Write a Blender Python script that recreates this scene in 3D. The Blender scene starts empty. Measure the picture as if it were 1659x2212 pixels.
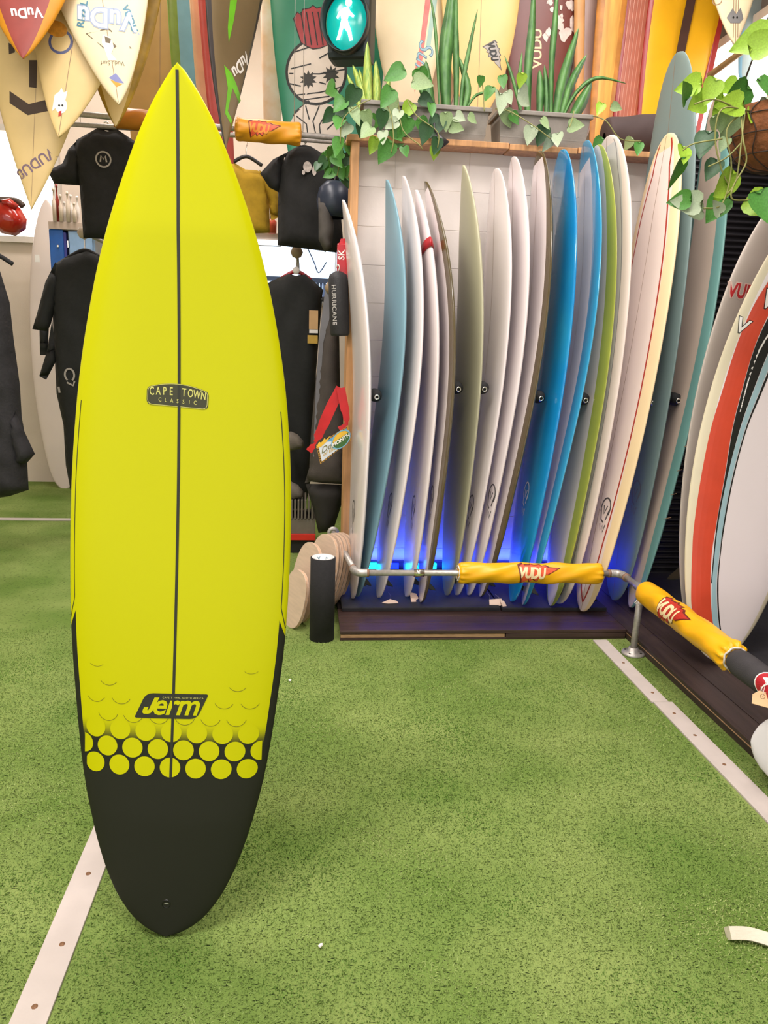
import bpy, bmesh, math, random
import numpy as np
from mathutils import Vector, Matrix
from mathutils.geometry import delaunay_2d_cdt, tessellate_polygon

random.seed(7)
scene = bpy.context.scene
COL = scene.collection

# ---------------------------------------------------------------- camera
F, CX, CY, H = 1650.0, 829.5, 1106.0, 1.40          # focal length and centre in photo pixels, eye height
_r = math.tan(math.radians(2.0))
_d = np.array([659 - CX, CY - 728, -F]); _d /= np.linalg.norm(_d)
_u = np.array([_r, 1, ((CY - 728) + (659 - CX) * _r) / F]); _u /= np.linalg.norm(_u)
CAMM = np.array([np.cross(_d, _u), _d, _u])
CAMP = np.array([0, 0, H])
cam_data = bpy.data.cameras.new('camera')
cam_data.sensor_fit = 'HORIZONTAL'; cam_data.sensor_width = 36.0; cam_data.lens = F / 1659.0 * 36.0
cam_data.clip_start = 0.05; cam_data.clip_end = 60
cam = bpy.data.objects.new('camera', cam_data); COL.objects.link(cam)
cam.matrix_world = Matrix([[*CAMM[i], CAMP[i]] for i in range(3)] + [[0, 0, 0, 1]])
scene.camera = cam

# ---------------------------------------------------------------- world, lights, exposure
w = bpy.data.worlds.new('world'); scene.world = w; w.use_nodes = True
w.node_tree.nodes['Background'].inputs[0].default_value = (1.0, 0.955, 0.945, 1)
w.node_tree.nodes['Background'].inputs[1].default_value = 0.90
def area(name, loc, size, power, col=(1, .935, .915), rot=(0, 0, 0)):
    l = bpy.data.lights.new(name, 'AREA'); l.shape = 'RECTANGLE'; l.size, l.size_y = size; l.energy = power; l.color = col
    o = bpy.data.objects.new(name, l); COL.objects.link(o); o.location = loc; o.rotation_euler = rot
    return o
area('ceiling_light', (-1.0, 0.6, 4.15), (2.2, 0.5), 92)
area('ceiling_light', (0.9, 1.6, 4.15), (0.5, 2.4), 38)
area('ceiling_light', (-0.9, 3.6, 4.15), (0.5, 2.2), 52)
area('ceiling_light', (-0.9, 5.9, 4.15), (2.6, 0.5), 60)
area('ceiling_light', (1.6, 3.3, 4.15), (0.5, 2.0), 40)
scene.view_settings.view_transform = 'Standard'; scene.view_settings.look = 'None'
scene.view_settings.gamma = 1.0; scene.view_settings.exposure = 0.62
scene.view_settings.use_curve_mapping = False
scene.cycles.use_denoising = True
scene.cycles.use_adaptive_sampling = True; scene.cycles.adaptive_threshold = .06
scene.cycles.max_bounces = 5; scene.cycles.diffuse_bounces = 3; scene.cycles.glossy_bounces = 3; scene.cycles.transmission_bounces = 2; scene.cycles.volume_bounces = 0

# ---------------------------------------------------------------- geometry helpers
def ray(x, y): return CAMM @ np.array([x - CX, CY - y, -F])
def PY(x, y, Y): v = ray(x, y); return CAMP + v * (Y / v[1])       # the point a photo pixel shows at a known depth
def PZ(x, y, Z): v = ray(x, y); return CAMP + v * ((Z - H) / v[2])
def PX(x, y, X): v = ray(x, y); return CAMP + v * (X / v[0])
def lin(h):
    if not isinstance(h, str): return tuple(h)
    c = [int(h[i:i + 2], 16) / 255 for i in (0, 2, 4)]
    return tuple(x / 12.92 if x <= .04045 else ((x + .055) / 1.055) ** 2.4 for x in c)

MATS = {}
def mat(key, col, rough=.5, var=.06, scale=12., bump=0., bscale=150., metal=0., coat=0., emit=0., spec=.5, stretch=None, col2=None):
    if key in MATS: return MATS[key]
    m = bpy.data.materials.new(key); m.use_nodes = True; MATS[key] = m
    nt = m.node_tree; b = nt.nodes['Principled BSDF']
    c = lin(col)
    tc = nt.nodes.new('ShaderNodeTexCoord'); src = tc.outputs['Object']
    if stretch:
        mp = nt.nodes.new('ShaderNodeMapping'); mp.inputs['Scale'].default_value = stretch
        nt.links.new(src, mp.inputs['Vector']); src = mp.outputs['Vector']
    nz = nt.nodes.new('ShaderNodeTexNoise'); nz.inputs['Scale'].default_value = scale; nz.inputs['Detail'].default_value = 4
    nt.links.new(src, nz.inputs['Vector'])
    rp = nt.nodes.new('ShaderNodeValToRGB')
    c2 = lin(col2) if col2 else tuple(min(1, x * (1 + var)) for x in c)
    c1 = c if col2 else tuple(x * (1 - var) for x in c)
    rp.color_ramp.elements[0].position = .35; rp.color_ramp.elements[1].position = .65
    rp.color_ramp.elements[0].color = (*c1, 1); rp.color_ramp.elements[1].color = (*c2, 1)
    nt.links.new(nz.outputs['Fac'], rp.inputs['Fac']); nt.links.new(rp.outputs['Color'], b.inputs['Base Color'])
    b.inputs['Roughness'].default_value = rough; b.inputs['Metallic'].default_value = metal
    b.inputs['Coat Weight'].default_value = coat; b.inputs['Coat Roughness'].default_value = .05
    b.inputs['Specular IOR Level'].default_value = spec
    if emit:
        nt.links.new(rp.outputs['Color'], b.inputs['Emission Color']); b.inputs['Emission Strength'].default_value = emit
    if bump:
        n2 = nt.nodes.new('ShaderNodeTexNoise'); n2.inputs['Scale'].default_value = bscale; n2.inputs['Detail'].default_value = 3
        nt.links.new(src, n2.inputs['Vector'])
        bp = nt.nodes.new('ShaderNodeBump'); bp.inputs['Strength'].default_value = bump; bp.inputs['Distance'].default_value = .01
        nt.links.new(n2.outputs['Fac'], bp.inputs['Height']); nt.links.new(bp.outputs['Normal'], b.inputs['Normal'])
    return m

def tag(o, label=None, cat=None, group=None, kind=None):
    if label: o['label'] = label
    if cat: o['category'] = cat
    if group: o['group'] = group
    if kind: o['kind'] = kind
    return o
def link(o, parent=None):
    COL.objects.link(o)
    if parent: o.parent = parent
    return o
def thing(name, label, cat, loc=(0, 0, 0), group=None, mw=None):
    o = bpy.data.objects.new(name, None); o.empty_display_size = .05; COL.objects.link(o)
    if mw is not None: o.matrix_world = mw
    else: o.location = loc
    return tag(o, label, cat, group)
def mesh(name, verts, faces, m, parent=None, smooth=False, idx=None, edges=()):
    me = bpy.data.meshes.new(name)
    me.from_pydata([tuple(v) for v in verts], list(edges), [tuple(f) for f in faces]); me.update()
    for mm in (m if isinstance(m, (list, tuple)) else [m]): me.materials.append(mm)
    if idx is not None: me.polygons.foreach_set('material_index', idx)
    if smooth: me.polygons.foreach_set('use_smooth', [True] * len(me.polygons))
    return link(bpy.data.objects.new(name, me), parent)
def obj_bm(name, bm, m, parent=None, smooth=False):
    me = bpy.data.meshes.new(name); bm.to_mesh(me); bm.free()
    for mm in (m if isinstance(m, (list, tuple)) else [m]): me.materials.append(mm)
    if smooth: me.polygons.foreach_set('use_smooth', [True] * len(me.polygons))
    return link(bpy.data.objects.new(name, me), parent)
def box(name, lo, hi, m, parent=None, bevel=0., mw=None):
    bm = bmesh.new(); bmesh.ops.create_cube(bm, size=1)
    for v in bm.verts: v.co = Vector([lo[i] + (hi[i] - lo[i]) * (v.co[i] + .5) for i in range(3)])
    if bevel: bmesh.ops.bevel(bm, geom=bm.edges[:], offset=bevel, segments=2, affect='EDGES', profile=.6)
    if mw is not None: bm.transform(mw)
    return obj_bm(name, bm, m, parent)
def struct(o, label=None):
    o['kind'] = 'structure'
    if label: o['label'] = label
    return o
def frame_along(p, q, up=(0, 0, 1)):
    p, q = Vector(p), Vector(q); z = (q - p).normalized(); u = Vector(up)
    if abs(z.dot(u)) > .99: u = Vector((0, 1, 0))
    x = u.cross(z).normalized(); y = z.cross(x)
    return Matrix(((x[0], y[0], z[0], p[0]), (x[1], y[1], z[1], p[1]), (x[2], y[2], z[2], p[2]), (0, 0, 0, 1)))
def tube_data(pts, rad, seg=14, cap=True):
    pts = [Vector(p) for p in pts]; n = len(pts); rads = rad if isinstance(rad, (list, tuple, np.ndarray)) else [rad] * n
    V, Fc = [], []; prev = None
    for i, p in enumerate(pts):
        t = (pts[min(i + 1, n - 1)] - pts[max(i - 1, 0)]).normalized()
        if prev is None:
            a = Vector((0, 0, 1)) if abs(t.z) < .9 else Vector((1, 0, 0))
            x = a.cross(t).normalized()
        else:
            x = (prev - t * prev.dot(t)).normalized()
        prev = x; y = t.cross(x)
        for k in range(seg):
            a = 2 * math.pi * k / seg; V.append(p + (x * math.cos(a) + y * math.sin(a)) * rads[i])
    for i in range(n - 1):
        for k in range(seg):
            k2 = (k + 1) % seg; Fc.append((i * seg + k, i * seg + k2, (i + 1) * seg + k2, (i + 1) * seg + k))
    if cap: Fc += [tuple(range(seg))[::-1], tuple(range((n - 1) * seg, n * seg))]
    return V, Fc
def tube(name, pts, rad, m, parent=None, seg=14, cap=True):
    V, Fc = tube_data(pts, rad, seg, cap); return mesh(name, V, Fc, m, parent, smooth=True)
def smooth_path(pts, k=6):
    pts = [np.array(p, float) for p in pts]; out = []
    for i in range(len(pts) - 1):
        p0, p1, p2, p3 = pts[max(i - 1, 0)], pts[i], pts[i + 1], pts[min(i + 2, len(pts) - 1)]
        for j in range(k):
            t = j / k
            out.append(.5 * ((2 * p1) + (-p0 + p2) * t + (2 * p0 - 5 * p1 + 4 * p2 - p3) * t * t + (-p0 + 3 * p1 - 3 * p2 + p3) * t ** 3))
    out.append(pts[-1]); return out
def lathe(name, prof, m, parent=None, seg=28, mw=None, idx=None):
    V, Fc, I = [], [], []
    for r, z in prof:
        for k in range(seg):
            a = 2 * math.pi * k / seg; v = Vector((r * math.cos(a), r * math.sin(a), z)); V.append(mw @ v if mw is not None else v)
    for i in range(len(prof) - 1):
        for k in range(seg):
            k2 = (k + 1) % seg; Fc.append((i * seg + k, i * seg + k2, (i + 1) * seg + k2, (i + 1) * seg + k)); I.append(idx[i] if idx else 0)
    return mesh(name, V, Fc, m, parent, smooth=True, idx=I if idx else None)
def prism(name, poly, d, m, parent=None, mw=None, bevel=0.):
    # flat outline (x, z) given real thickness d along y
    bm = bmesh.new(); a = [bm.verts.new((x, 0, z)) for x, z in poly]
    f = bm.faces.new(a); r = bmesh.ops.extrude_face_region(bm, geom=[f])
    for v in r['geom']:
        if isinstance(v, bmesh.types.BMVert): v.co.y += d
    bmesh.ops.recalc_face_normals(bm, faces=bm.faces[:])
    if bevel:
        es = [e for e in bm.edges if abs(e.verts[0].co.y - e.verts[1].co.y) < 1e-6]
        bmesh.ops.bevel(bm, geom=es, offset=bevel, segments=2, affect='EDGES', profile=.6)
    if mw is not None: bm.transform(mw)
    return obj_bm(name, bm, m, parent)
def puff(name, poly, thick, m, parent=None, dmax=.06, step=.03, fold=0., mw=None, flat_back=.5, zfun=None):
    # a soft body with the outline poly (x, z): swells towards the middle, front (-y) and back (+y)
    P = np.array(poly, float); n = len(P)
    B = []
    for i in range(n):
        a, b = P[i], P[(i + 1) % n]; k = max(1, int(np.linalg.norm(b - a) / step))
        for j in range(k): B.append(a + (b - a) * j / k)
    B = np.array(B); nb = len(B)
    lo, hi = P.min(0), P.max(0); G = []
    def inside(p):
        x, y = p; c = False; j = n - 1
        for i in range(n):
            if (P[i][1] > y) != (P[j][1] > y) and x < (P[j][0] - P[i][0]) * (y - P[i][1]) / (P[j][1] - P[i][1]) + P[i][0]: c = not c
            j = i
        return c
    def dist(p):
        A = P; Bq = np.roll(P, -1, 0); d = Bq - A; t = np.clip(((p - A) * d).sum(1) / np.maximum((d * d).sum(1), 1e-12), 0, 1)
        return np.sqrt(((A + d * t[:, None] - p) ** 2).sum(1)).min()
    gy = lo[1]; row = 0
    while gy < hi[1]:
        gx = lo[0] + (row % 2) * step / 2
        while gx < hi[0]:
            p = np.array([gx, gy])
            if inside(p) and dist(p) > step * .5: G.append(p)
            gx += step
        gy += step * .87; row += 1
    allp = [Vector(p) for p in list(B) + G]
    vs, es, fs, *_ = delaunay_2d_cdt(allp, [(i, (i + 1) % nb) for i in range(nb)], [], 1, 1e-6)
    V = []; N = len(vs); hts = []
    for v in vs:
        p = np.array(v); d = min(dist(p), dmax) / dmax; hgt = thick * math.sqrt(max(0, 1 - (1 - d) ** 2))
        f = fold * d * (math.sin(p[0] * 38 + 2.5 * math.sin(p[1] * 7)) + .6 * math.sin(p[1] * 31 + p[0] * 22))
        hts.append((hgt, f))
    for v, (h_, f) in zip(vs, hts): V.append((v.x, -h_ - f, v.y))
    for v, (h_, f) in zip(vs, hts): V.append((v.x, h_ * flat_back + (1e-5 if h_ else 1e-5), v.y))
    Fc = [tuple(f) for f in fs] + [tuple(N + i for i in reversed(f)) for f in fs]
    bm = bmesh.new(); bv = [bm.verts.new(v) for v in V]
    for f in Fc:
        try: bm.faces.new([bv[i] for i in f])
        except ValueError: pass
    bmesh.ops.remove_doubles(bm, verts=bm.verts[:], dist=1e-4)
    bmesh.ops.recalc_face_normals(bm, faces=bm.faces[:])
    if mw is not None: bm.transform(mw)
    return obj_bm(name, bm, m, parent, smooth=True)

# ---- flat print: 2D shapes that are laid onto a surface by a map (x, y) -> point
def poly2(pts, maxe=.02):
    tris = tessellate_polygon([[Vector((x, y, 0)) for x, y in pts]])
    bm = bmesh.new(); vs = [bm.verts.new((x, y, 0)) for x, y in pts]
    for t in tris:
        try: bm.faces.new([vs[i] for i in t])
        except ValueError: pass
    for _ in range(5):
        es = [e for e in bm.edges if e.calc_length() > maxe]
        if not es: break
        bmesh.ops.subdivide_edges(bm, edges=es, cuts=1); bmesh.ops.triangulate(bm, faces=bm.faces[:])
    bm.verts.index_update()
    V = [(v.co.x, v.co.y) for v in bm.verts]; Fc = [tuple(v.index for v in f.verts) for f in bm.faces]; bm.free()
    return V, Fc
def disc2(cx, cy, rx, ry=None, n=24):
    ry = ry or rx; V = [(cx, cy)]; Fc = []
    for q in (.5, 1.):
        for k in range(n): a = 2 * math.pi * k / n; V.append((cx + rx * q * math.cos(a), cy + ry * q * math.sin(a)))
    for k in range(n):
        k2 = (k + 1) % n; Fc += [(0, 1 + k, 1 + k2), (1 + k, 1 + n + k, 1 + n + k2, 1 + k2)]
    return V, Fc
def stroke2(pts, wd):
    pts = [np.array(p, float) for p in pts]; V, Fc = [], []; n = len(pts)
    closed = np.allclose(pts[0], pts[-1])
    for i, p in enumerate(pts):
        a = pts[i - 1] if i > 0 else (pts[-2] if closed else p); b = pts[i + 1] if i < n - 1 else (pts[1] if closed else p)
        t = b - a; t = t / (np.linalg.norm(t) + 1e-12); nn = np.array([-t[1], t[0]]); wi = wd[i] if isinstance(wd, (list, tuple)) else wd
        V += [tuple(p + nn * wi / 2), tuple(p - nn * wi / 2)]
    for i in range(n - 1): Fc.append((2 * i, 2 * i + 1, 2 * i + 3, 2 * i + 2))
    return V, Fc
def arc_pts(cx, cy, r, a0, a1, n=12, ry=None):
    return [(cx + r * math.cos(math.radians(a0 + (a1 - a0) * i / n)), cy + (ry or r) * math.sin(math.radians(a0 + (a1 - a0) * i / n))) for i in range(n + 1)]
def text2(body, size, shear=0., bold=0., spacing=1., sx=1.):
    c = bpy.data.curves.new('lettering', 'FONT'); c.body = body; c.size = size; c.shear = shear; c.offset = bold * size
    c.align_x = 'CENTER'; c.align_y = 'CENTER'; c.space_character = spacing; c.resolution_u = 3
    o = bpy.data.objects.new('lettering', c); me = bpy.data.meshes.new_from_object(o)
    V = [(v.co.x * sx, v.co.y) for v in me.vertices]; Fc = [tuple(p.vertices) for p in me.polygons]
    bpy.data.objects.remove(o); bpy.data.curves.remove(c); bpy.data.meshes.remove(me)
    return V, Fc
def xf(shape, cx=0, cy=0, ang=0., s=1., flipx=False):
    a = math.radians(ang); ca, sa = math.cos(a), math.sin(a); V, Fc = shape
    return [(cx + s * ((-x if flipx else x) * ca - y * sa), cy + s * ((-x if flipx else x) * sa + y * ca)) for x, y in V], Fc
def refine(shape, maxe):
    V, Fc = shape; bm = bmesh.new(); vs = [bm.verts.new((x, y, 0)) for x, y in V]
    for f in Fc:
        try: bm.faces.new([vs[i] for i in f])
        except ValueError: pass
    bmesh.ops.triangulate(bm, faces=bm.faces[:])
    for _ in range(4):
        es = [e for e in bm.edges if e.calc_length() > maxe]
        if not es: break
        bmesh.ops.subdivide_edges(bm, edges=es, cuts=1); bmesh.ops.triangulate(bm, faces=bm.faces[:])
    bm.verts.index_update(); V = [(v.co.x, v.co.y) for v in bm.verts]; Fc = [tuple(v.index for v in f.verts) for f in bm.faces]; bm.free()
    return V, Fc
def fitbox(shape, wd, h_, cx=0, cy=0):
    V, Fc = shape; xs = [v[0] for v in V]; ys = [v[1] for v in V]
    return [(cx + ((x - min(xs)) / (max(xs) - min(xs)) - .5) * wd, cy + ((y - min(ys)) / (max(ys) - min(ys)) - .5) * h_) for x, y in V], Fc
def decal(name, shapes, fmap, m, parent=None):
    V, Fc = [], []
    for v, f in shapes:
        o = len(V); V += [fmap(x, y) for x, y in v]; Fc += [tuple(o + i for i in q) for q in f]
    return mesh(name, V, Fc, m, parent)
VUDU_OUT = [(-.5, .30), (-.33, .40), (-.30, .33), (-.08, .36), (-.05, .42), (.10, .34), (.30, .38), (.33, .27), (.50, .30), (.62, .22), (1.0, .18), (.55, -.06), (.42, -.04),
            (.36, -.2), (.22, -.16), (.16, -.30), (0, -.2), (-.1, -.34), (-.16, -.22), (-.40, -.42)]
def vudu(fmap, size, m_out, m_mid, m_txt, parent, name='logo_print', ang=0., cx=0., cy=0.):
    # jagged flash badge with the four letters, three layers of print
    o = [(x - .15, y) for x, y in VUDU_OUT]
    T = lambda sh: xf(sh, cx, cy, ang)
    big = [(x * size * .62 * 1.08, y * size * .62 * 1.12) for x, y in o]; mid = [(x * size * .62 * .98, y * size * .62 * .95) for x, y in o]
    lg = decal(name, [T(poly2(big, size * .07))], lambda x, y: fmap(x, y, .0006), m_out, parent)
    decal(name, [T(poly2(mid, size * .07))], lambda x, y: fmap(x, y, .0016), m_mid, lg)
    decal('lettering', [T(refine(xf(fitbox(text2('VUDU', size * .34, shear=.2, bold=.045, spacing=.86), size * .62, size * .26), -.09 * size, .01 * size, -3), size * .045))], lambda x, y: fmap(x, y, .0026), m_txt, lg)

# ---------------------------------------------------------------- surfboards
def outline_fn(sw, a, b, tw, tp):
    def f(s):
        s = np.asarray(s, float); q = np.clip((s - sw) / (1 - sw), 0, 1); nn = (1 - q ** a) ** b
        p = np.clip((sw - s) / sw, 0, 1); t = (tw + (1 - tw) * (1 - p ** 2)) * (1 - p ** tp) ** .5
        return np.where(s >= sw, nn, t)
    return f
def table_fn(ss, hw):
    ss, hw = np.array(ss), np.array(hw); d = np.gradient(hw, ss)
    def f(s):
        s = np.clip(np.asarray(s, float), 0, 1); i = np.clip(np.searchsorted(ss, s) - 1, 0, len(ss) - 2); h_ = ss[i + 1] - ss[i]; t = (s - ss[i]) / h_
        lin_ = hw[i] * (1 - t) + hw[i + 1] * t
        c = (2 * t ** 3 - 3 * t ** 2 + 1) * hw[i] + (t ** 3 - 2 * t ** 2 + t) * h_ * d[i] + (-2 * t ** 3 + 3 * t ** 2) * hw[i + 1] + (t ** 3 - t ** 2) * h_ * d[i + 1]
        return np.maximum(0, np.where((i < 3) | (i > len(ss) - 4), lin_, c))
    return f
PT = outline_fn(.47, 2.1, .66, .42, 16.); RD = outline_fn(.5, 2.5, .42, .45, 14.); SHORT = outline_fn(.47, 1.9, .82, .35, 10.); GUN = outline_fn(.52, 1.75, 1.0, .2, 8.)
SQ = outline_fn(.5, 2.4, .46, .62, 60.)
class Board:
    def __init__(self, name, label, T, N, n, W, hwf, nr=.1, tr=.04, th=.056, mats=None, zone=None, group=None, ns=44, nring=36, cs=None, cat='surfboard', sm=.42):
        T, N, n = np.array(T, float), np.array(N, float), np.array(n, float)
        e = N - T; self.L = L = np.linalg.norm(e); e /= L; n = n - e * (n @ e); n /= np.linalg.norm(n); wv = np.cross(e, n)
        self.W, self.hwf, self.nr, self.tr, self.th, self.sm = W, hwf, nr, tr, th, sm
        self.M = np.array([wv, e, n]).T; self.T = T
        self.mw = Matrix([[*self.M[i], T[i]] for i in range(3)] + [[0, 0, 0, 1]])
        self.root = thing(name, label, cat, group=group, mw=self.mw)
        t = np.linspace(0, 1, ns); S = .5 - .5 * np.cos(np.pi * t); S[0] = .0004; S[-1] = .9996
        top = np.cos(np.linspace(0, np.pi, nring // 2 + 1)); top = list(top)
        if cs:
            for c in cs: top += [c, -c]
        top = np.array(sorted(set(np.round(top, 5)), reverse=True))
        ring = [(c, 1) for c in top] + [(c, -1) for c in top[1:-1][::-1]]; K = len(ring)
        V, Fc, I = [], [], []
        for s in S:
            hw = float(self.hw(s))
            for c, sd in ring: V.append(self.pt(s * L, c * hw, sd))
        for i in range(ns - 1):
            for k in range(K):
                k2 = (k + 1) % K; Fc.append((i * K + k, i * K + k2, (i + 1) * K + k2, (i + 1) * K + k))
                cm = (ring[k][0] + ring[k2][0]) / 2; sd = 1 if (ring[k][1] + ring[k2][1]) > 0 or (ring[k][1] == 1 and ring[k2][1] == 1) else -1
                if k == len(top) - 1: sd = -1
                if k == K - 1: sd = -1
                I.append(zone((S[i] + S[i + 1]) / 2, cm, sd) if zone else 0)
        Fc += [tuple(range(K))[::-1], tuple(range((ns - 1) * K, ns * K))]; I += [0, 0]
        bm = bmesh.new()
        bv = [bm.verts.new(v) for v in V]; bm.verts.ensure_lookup_table()
        for f, ii in zip(Fc, I):
            try: q = bm.faces.new([bv[j] for j in f]); q.material_index = ii; q.smooth = True
            except ValueError: pass
        bmesh.ops.recalc_face_normals(bm, faces=bm.faces[:])
        self.hull = obj_bm('hull', bm, mats, self.root, smooth=True)
    def hw(self, s): return self.hwf(s) * self.W / 2
    def spine(self, s):
        z = self.nr * np.clip((s - self.sm) / (1 - self.sm), 0, 1) ** 2.2 + self.tr * np.clip((self.sm - s) / self.sm, 0, 1) ** 2
        return z - (self.tr + (self.nr - self.tr) * s)
    def tf(self, s): return self.th * min(1., .28 + 4.5 * min(s + .01, 1 - s))
    def pt(self, y, x, sd=1, off=0.):
        s = min(max(y / self.L, 0.0004), .9996); hw = max(float(self.hw(s)), 1e-5); c = min(1., abs(x) / hw); tf = self.tf(s)
        z = tf * .5 * (1 - c ** 3) ** .6 if sd > 0 else -tf * .48 * (1 - c ** 4) ** .5
        return (x, y, float(self.spine(s)) + z + off * sd)
    def deck(self, x, y, off=.0006): return self.pt(y, x, 1, off)
    def bottom(self, x, y, off=.0006): return self.pt(y, x, -1, off)
    def px(self, u, v, sd=1):
        # photo pixel -> (x, y) on the deck, by meeting the sight line with the deck's mean plane
        d = self.M.T @ ray(u, v); o = self.M.T @ (CAMP - self.T); y = self.L / 2
        for _ in range(6):
            z = self.pt(y, 0, sd)[2]; t = (z - o[2]) / d[2]; x, y = o[0] + d[0] * t, o[1] + d[1] * t
        return x, y
    def stringer(self, m, wd=.006, sd=1, name='stringer', s0=.004, s1=.996, x0=0., off=.0005):
        pts = [(x0, self.L * (s0 + (s1 - s0) * i / 60)) for i in range(61)]
        return decal(name, [stroke2(pts, wd)], lambda x, y: self.pt(y, x, sd, off), m, self.root)
    def rail_line(self, m, inset, wd, name='pinline', s0=.03, s1=.97, sd=1, side=(-1, 1)):
        sh = []
        for q in side:
            pts = []
            for i in range(81):
                s = s0 + (s1 - s0) * i / 80; hw = float(self.hw(s)); pts.append((q * max(0, hw - (inset(s) if callable(inset) else inset)), s * self.L))
            sh.append(stroke2(pts, wd))
        return decal(name, sh, lambda x, y: self.pt(y, x, sd, .0006), m, self.root)
    def fins(self, m, n=3, size=.11):
        o = [(0, 0), (.115, 0), (.05, .055), (-.005, .105), (-.03, .115), (-.025, .08), (-.012, .04)]
        spots = [(0, .075)] if n == 1 else [(0, .07), (-.115, .28), (.115, .28)]
        for x, y in spots:
            k = size / .11; hw = float(self.hw(y / self.L)); x = max(-hw * .75, min(hw * .75, x)); z = self.pt(y, x, -1)[2] + .004
            M = Matrix(((0, 1, 0, x - .004), (1, 0, 0, y), (0, 0, -1, z), (0, 0, 0, 1)))
            prism('fin', [(a * k, b * k) for a, b in o], .008, m, self.root, mw=M, bevel=.0025)

# ================================================================ MATERIALS
WHITE = mat('white_gloss', 'efe4e3', .22, .015, 3, coat=.3)
WHITEM = mat('white_matte', 'ece4de', .55, .03, 6)
BLACK = mat('black_print', '15160f', .5, .1)
DARKROPE = mat('black_rubber', '1b1a1b', .75, .15, 20, bump=.2)
NEO = mat('black_neoprene', '1a1b19', .8, .12, 40, bump=.25, bscale=400)
STEEL = mat('galvanised_steel', 'b9b4ae', .42, .12, 60, metal=.55, bump=.1)
CHROME = mat('chrome', 'e8e4dc', .15, .03, metal=1.)
PINE = mat('pine', 'c99563', .6, .14, 8, stretch=(6, 6, .6), bump=.1)
DARKWOOD = mat('dark_stained_wood', '422f2b', .45, .22, 6, stretch=(.6, 8, 8), bump=.15, bscale=60)
DARKWOOD2 = mat('dark_stained_wood_lengthwise', '3b2d29', .5, .22, 6, stretch=(8, .6, 8), bump=.15, bscale=60)
PLYEDGE = mat('raw_ply_edge', 'b08a66', .7, .2, 20, stretch=(1, 1, 12))
MATBLK = mat('rubber_mat', '2b292c', .8, .15, 30, bump=.3, bscale=500)
LINEW = mat('line_paint', 'c2b7af', .6, .05, 9, bump=.05)
RUST = mat('rusty_screw', '7a5638', .6, .3, 300)
YPAD = mat('yellow_vinyl', 'f2b20c', .38, .05, 5)
REDP = mat('red_print', 'b92c1c', .5, .08)
ORP = mat('orange_print', 'd9552f', .5, .12, 60)
CREAMP = mat('cream_print', 'f3d9a8', .5, .05)
WHITEP = mat('white_print', 'f4f0ea', .5, .02)
GREYP = mat('grey_print', '7c7a78', .5, .1)
BLUEP = mat('blue_print', '4d7f93', .5, .1)

# ================================================================ SETTING
turf = mat('turf', '6f8a40', .95, .1, 2.2, bump=.7, bscale=320, col2='92a45c', spec=.1)
def slits(m):
    # dark slits between the rows of tufts
    nt = m.node_tree; b = nt.nodes['Principled BSDF']; rp = [n for n in nt.nodes if n.type == 'VALTORGB'][0]
    tc = nt.nodes.new('ShaderNodeTexCoord'); mp = nt.nodes.new('ShaderNodeMapping'); mp.inputs['Scale'].default_value = (60, 210, 1)
    nz = nt.nodes.new('ShaderNodeTexNoise'); nz.inputs['Scale'].default_value = 1; nz.inputs['Detail'].default_value = 1
    nt.links.new(tc.outputs['Object'], mp.inputs['Vector']); nt.links.new(mp.outputs['Vector'], nz.inputs['Vector'])
    mr = nt.nodes.new('ShaderNodeMapRange'); mr.inputs['From Min'].default_value = .63; mr.inputs['From Max'].default_value = .70
    nt.links.new(nz.outputs['Fac'], mr.inputs['Value'])
    mx = nt.nodes.new('ShaderNodeMix'); mx.data_type = 'RGBA'; mx.inputs['B'].default_value = (*lin('2c3a1a'), 1)
    nt.links.new(mr.outputs['Result'], mx.inputs['Factor']); nt.links.new(rp.outputs['Color'], mx.inputs['A']); nt.links.new(mx.outputs['Result'], b.inputs['Base Color'])
slits(turf)
floor = struct(box('floor', (-5, -2, -.05), (2.7, 7.4, 0), turf), 'green artificial turf floor')
# pile: short blades, far too many to count
rng = np.random.default_rng(3)
NB = 330000
bx_ = rng.uniform(-1.7, 1.62, NB); by_ = 0.85 + 2.75 * rng.beta(1.0, 1.35, NB)
ba = rng.uniform(0, 2 * np.pi, NB); bh = rng.uniform(.003, .0075, NB); bw = rng.uniform(.0012, .0024, NB)
lx = rng.normal(0, .004, NB); ly = rng.normal(-.002, .004, NB)
keep = ~((bx_ > .16) & (by_ > 3.39)) & ~((bx_ > -.592) & (bx_ < -.508)) & ~((bx_ > 1.408) & (bx_ < 1.495)) & (bx_ < 1.58)
bx_, by_, ba, bh, bw, lx, ly = [a[keep] for a in (bx_, by_, ba, bh, bw, lx, ly)]; NB = len(bx_)
co = np.zeros((NB, 3, 3))
co[:, 0, 0] = bx_ - bw * np.cos(ba); co[:, 0, 1] = by_ - bw * np.sin(ba)
co[:, 1, 0] = bx_ + bw * np.cos(ba); co[:, 1, 1] = by_ + bw * np.sin(ba)
co[:, 2, 0] = bx_ + lx; co[:, 2, 1] = by_ + ly; co[:, 2, 2] = bh; co[:, :2, 2] = -.001
me = bpy.data.meshes.new('turf_pile'); me.vertices.add(NB * 3); me.vertices.foreach_set('co', co.ravel())
me.loops.add(NB * 3); me.loops.foreach_set('vertex_index', np.arange(NB * 3)); me.polygons.add(NB)
me.polygons.foreach_set('loop_start', np.arange(0, NB * 3, 3)); me.update(); me.validate()
me.materials.append(mat('turf_blade', '6c8f3e', .8, .1, 3, col2='a2b06c', spec=.15))
tag(link(bpy.data.objects.new('turf_pile', me)), 'short green pile of the artificial turf', 'turf', kind='stuff')

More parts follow.
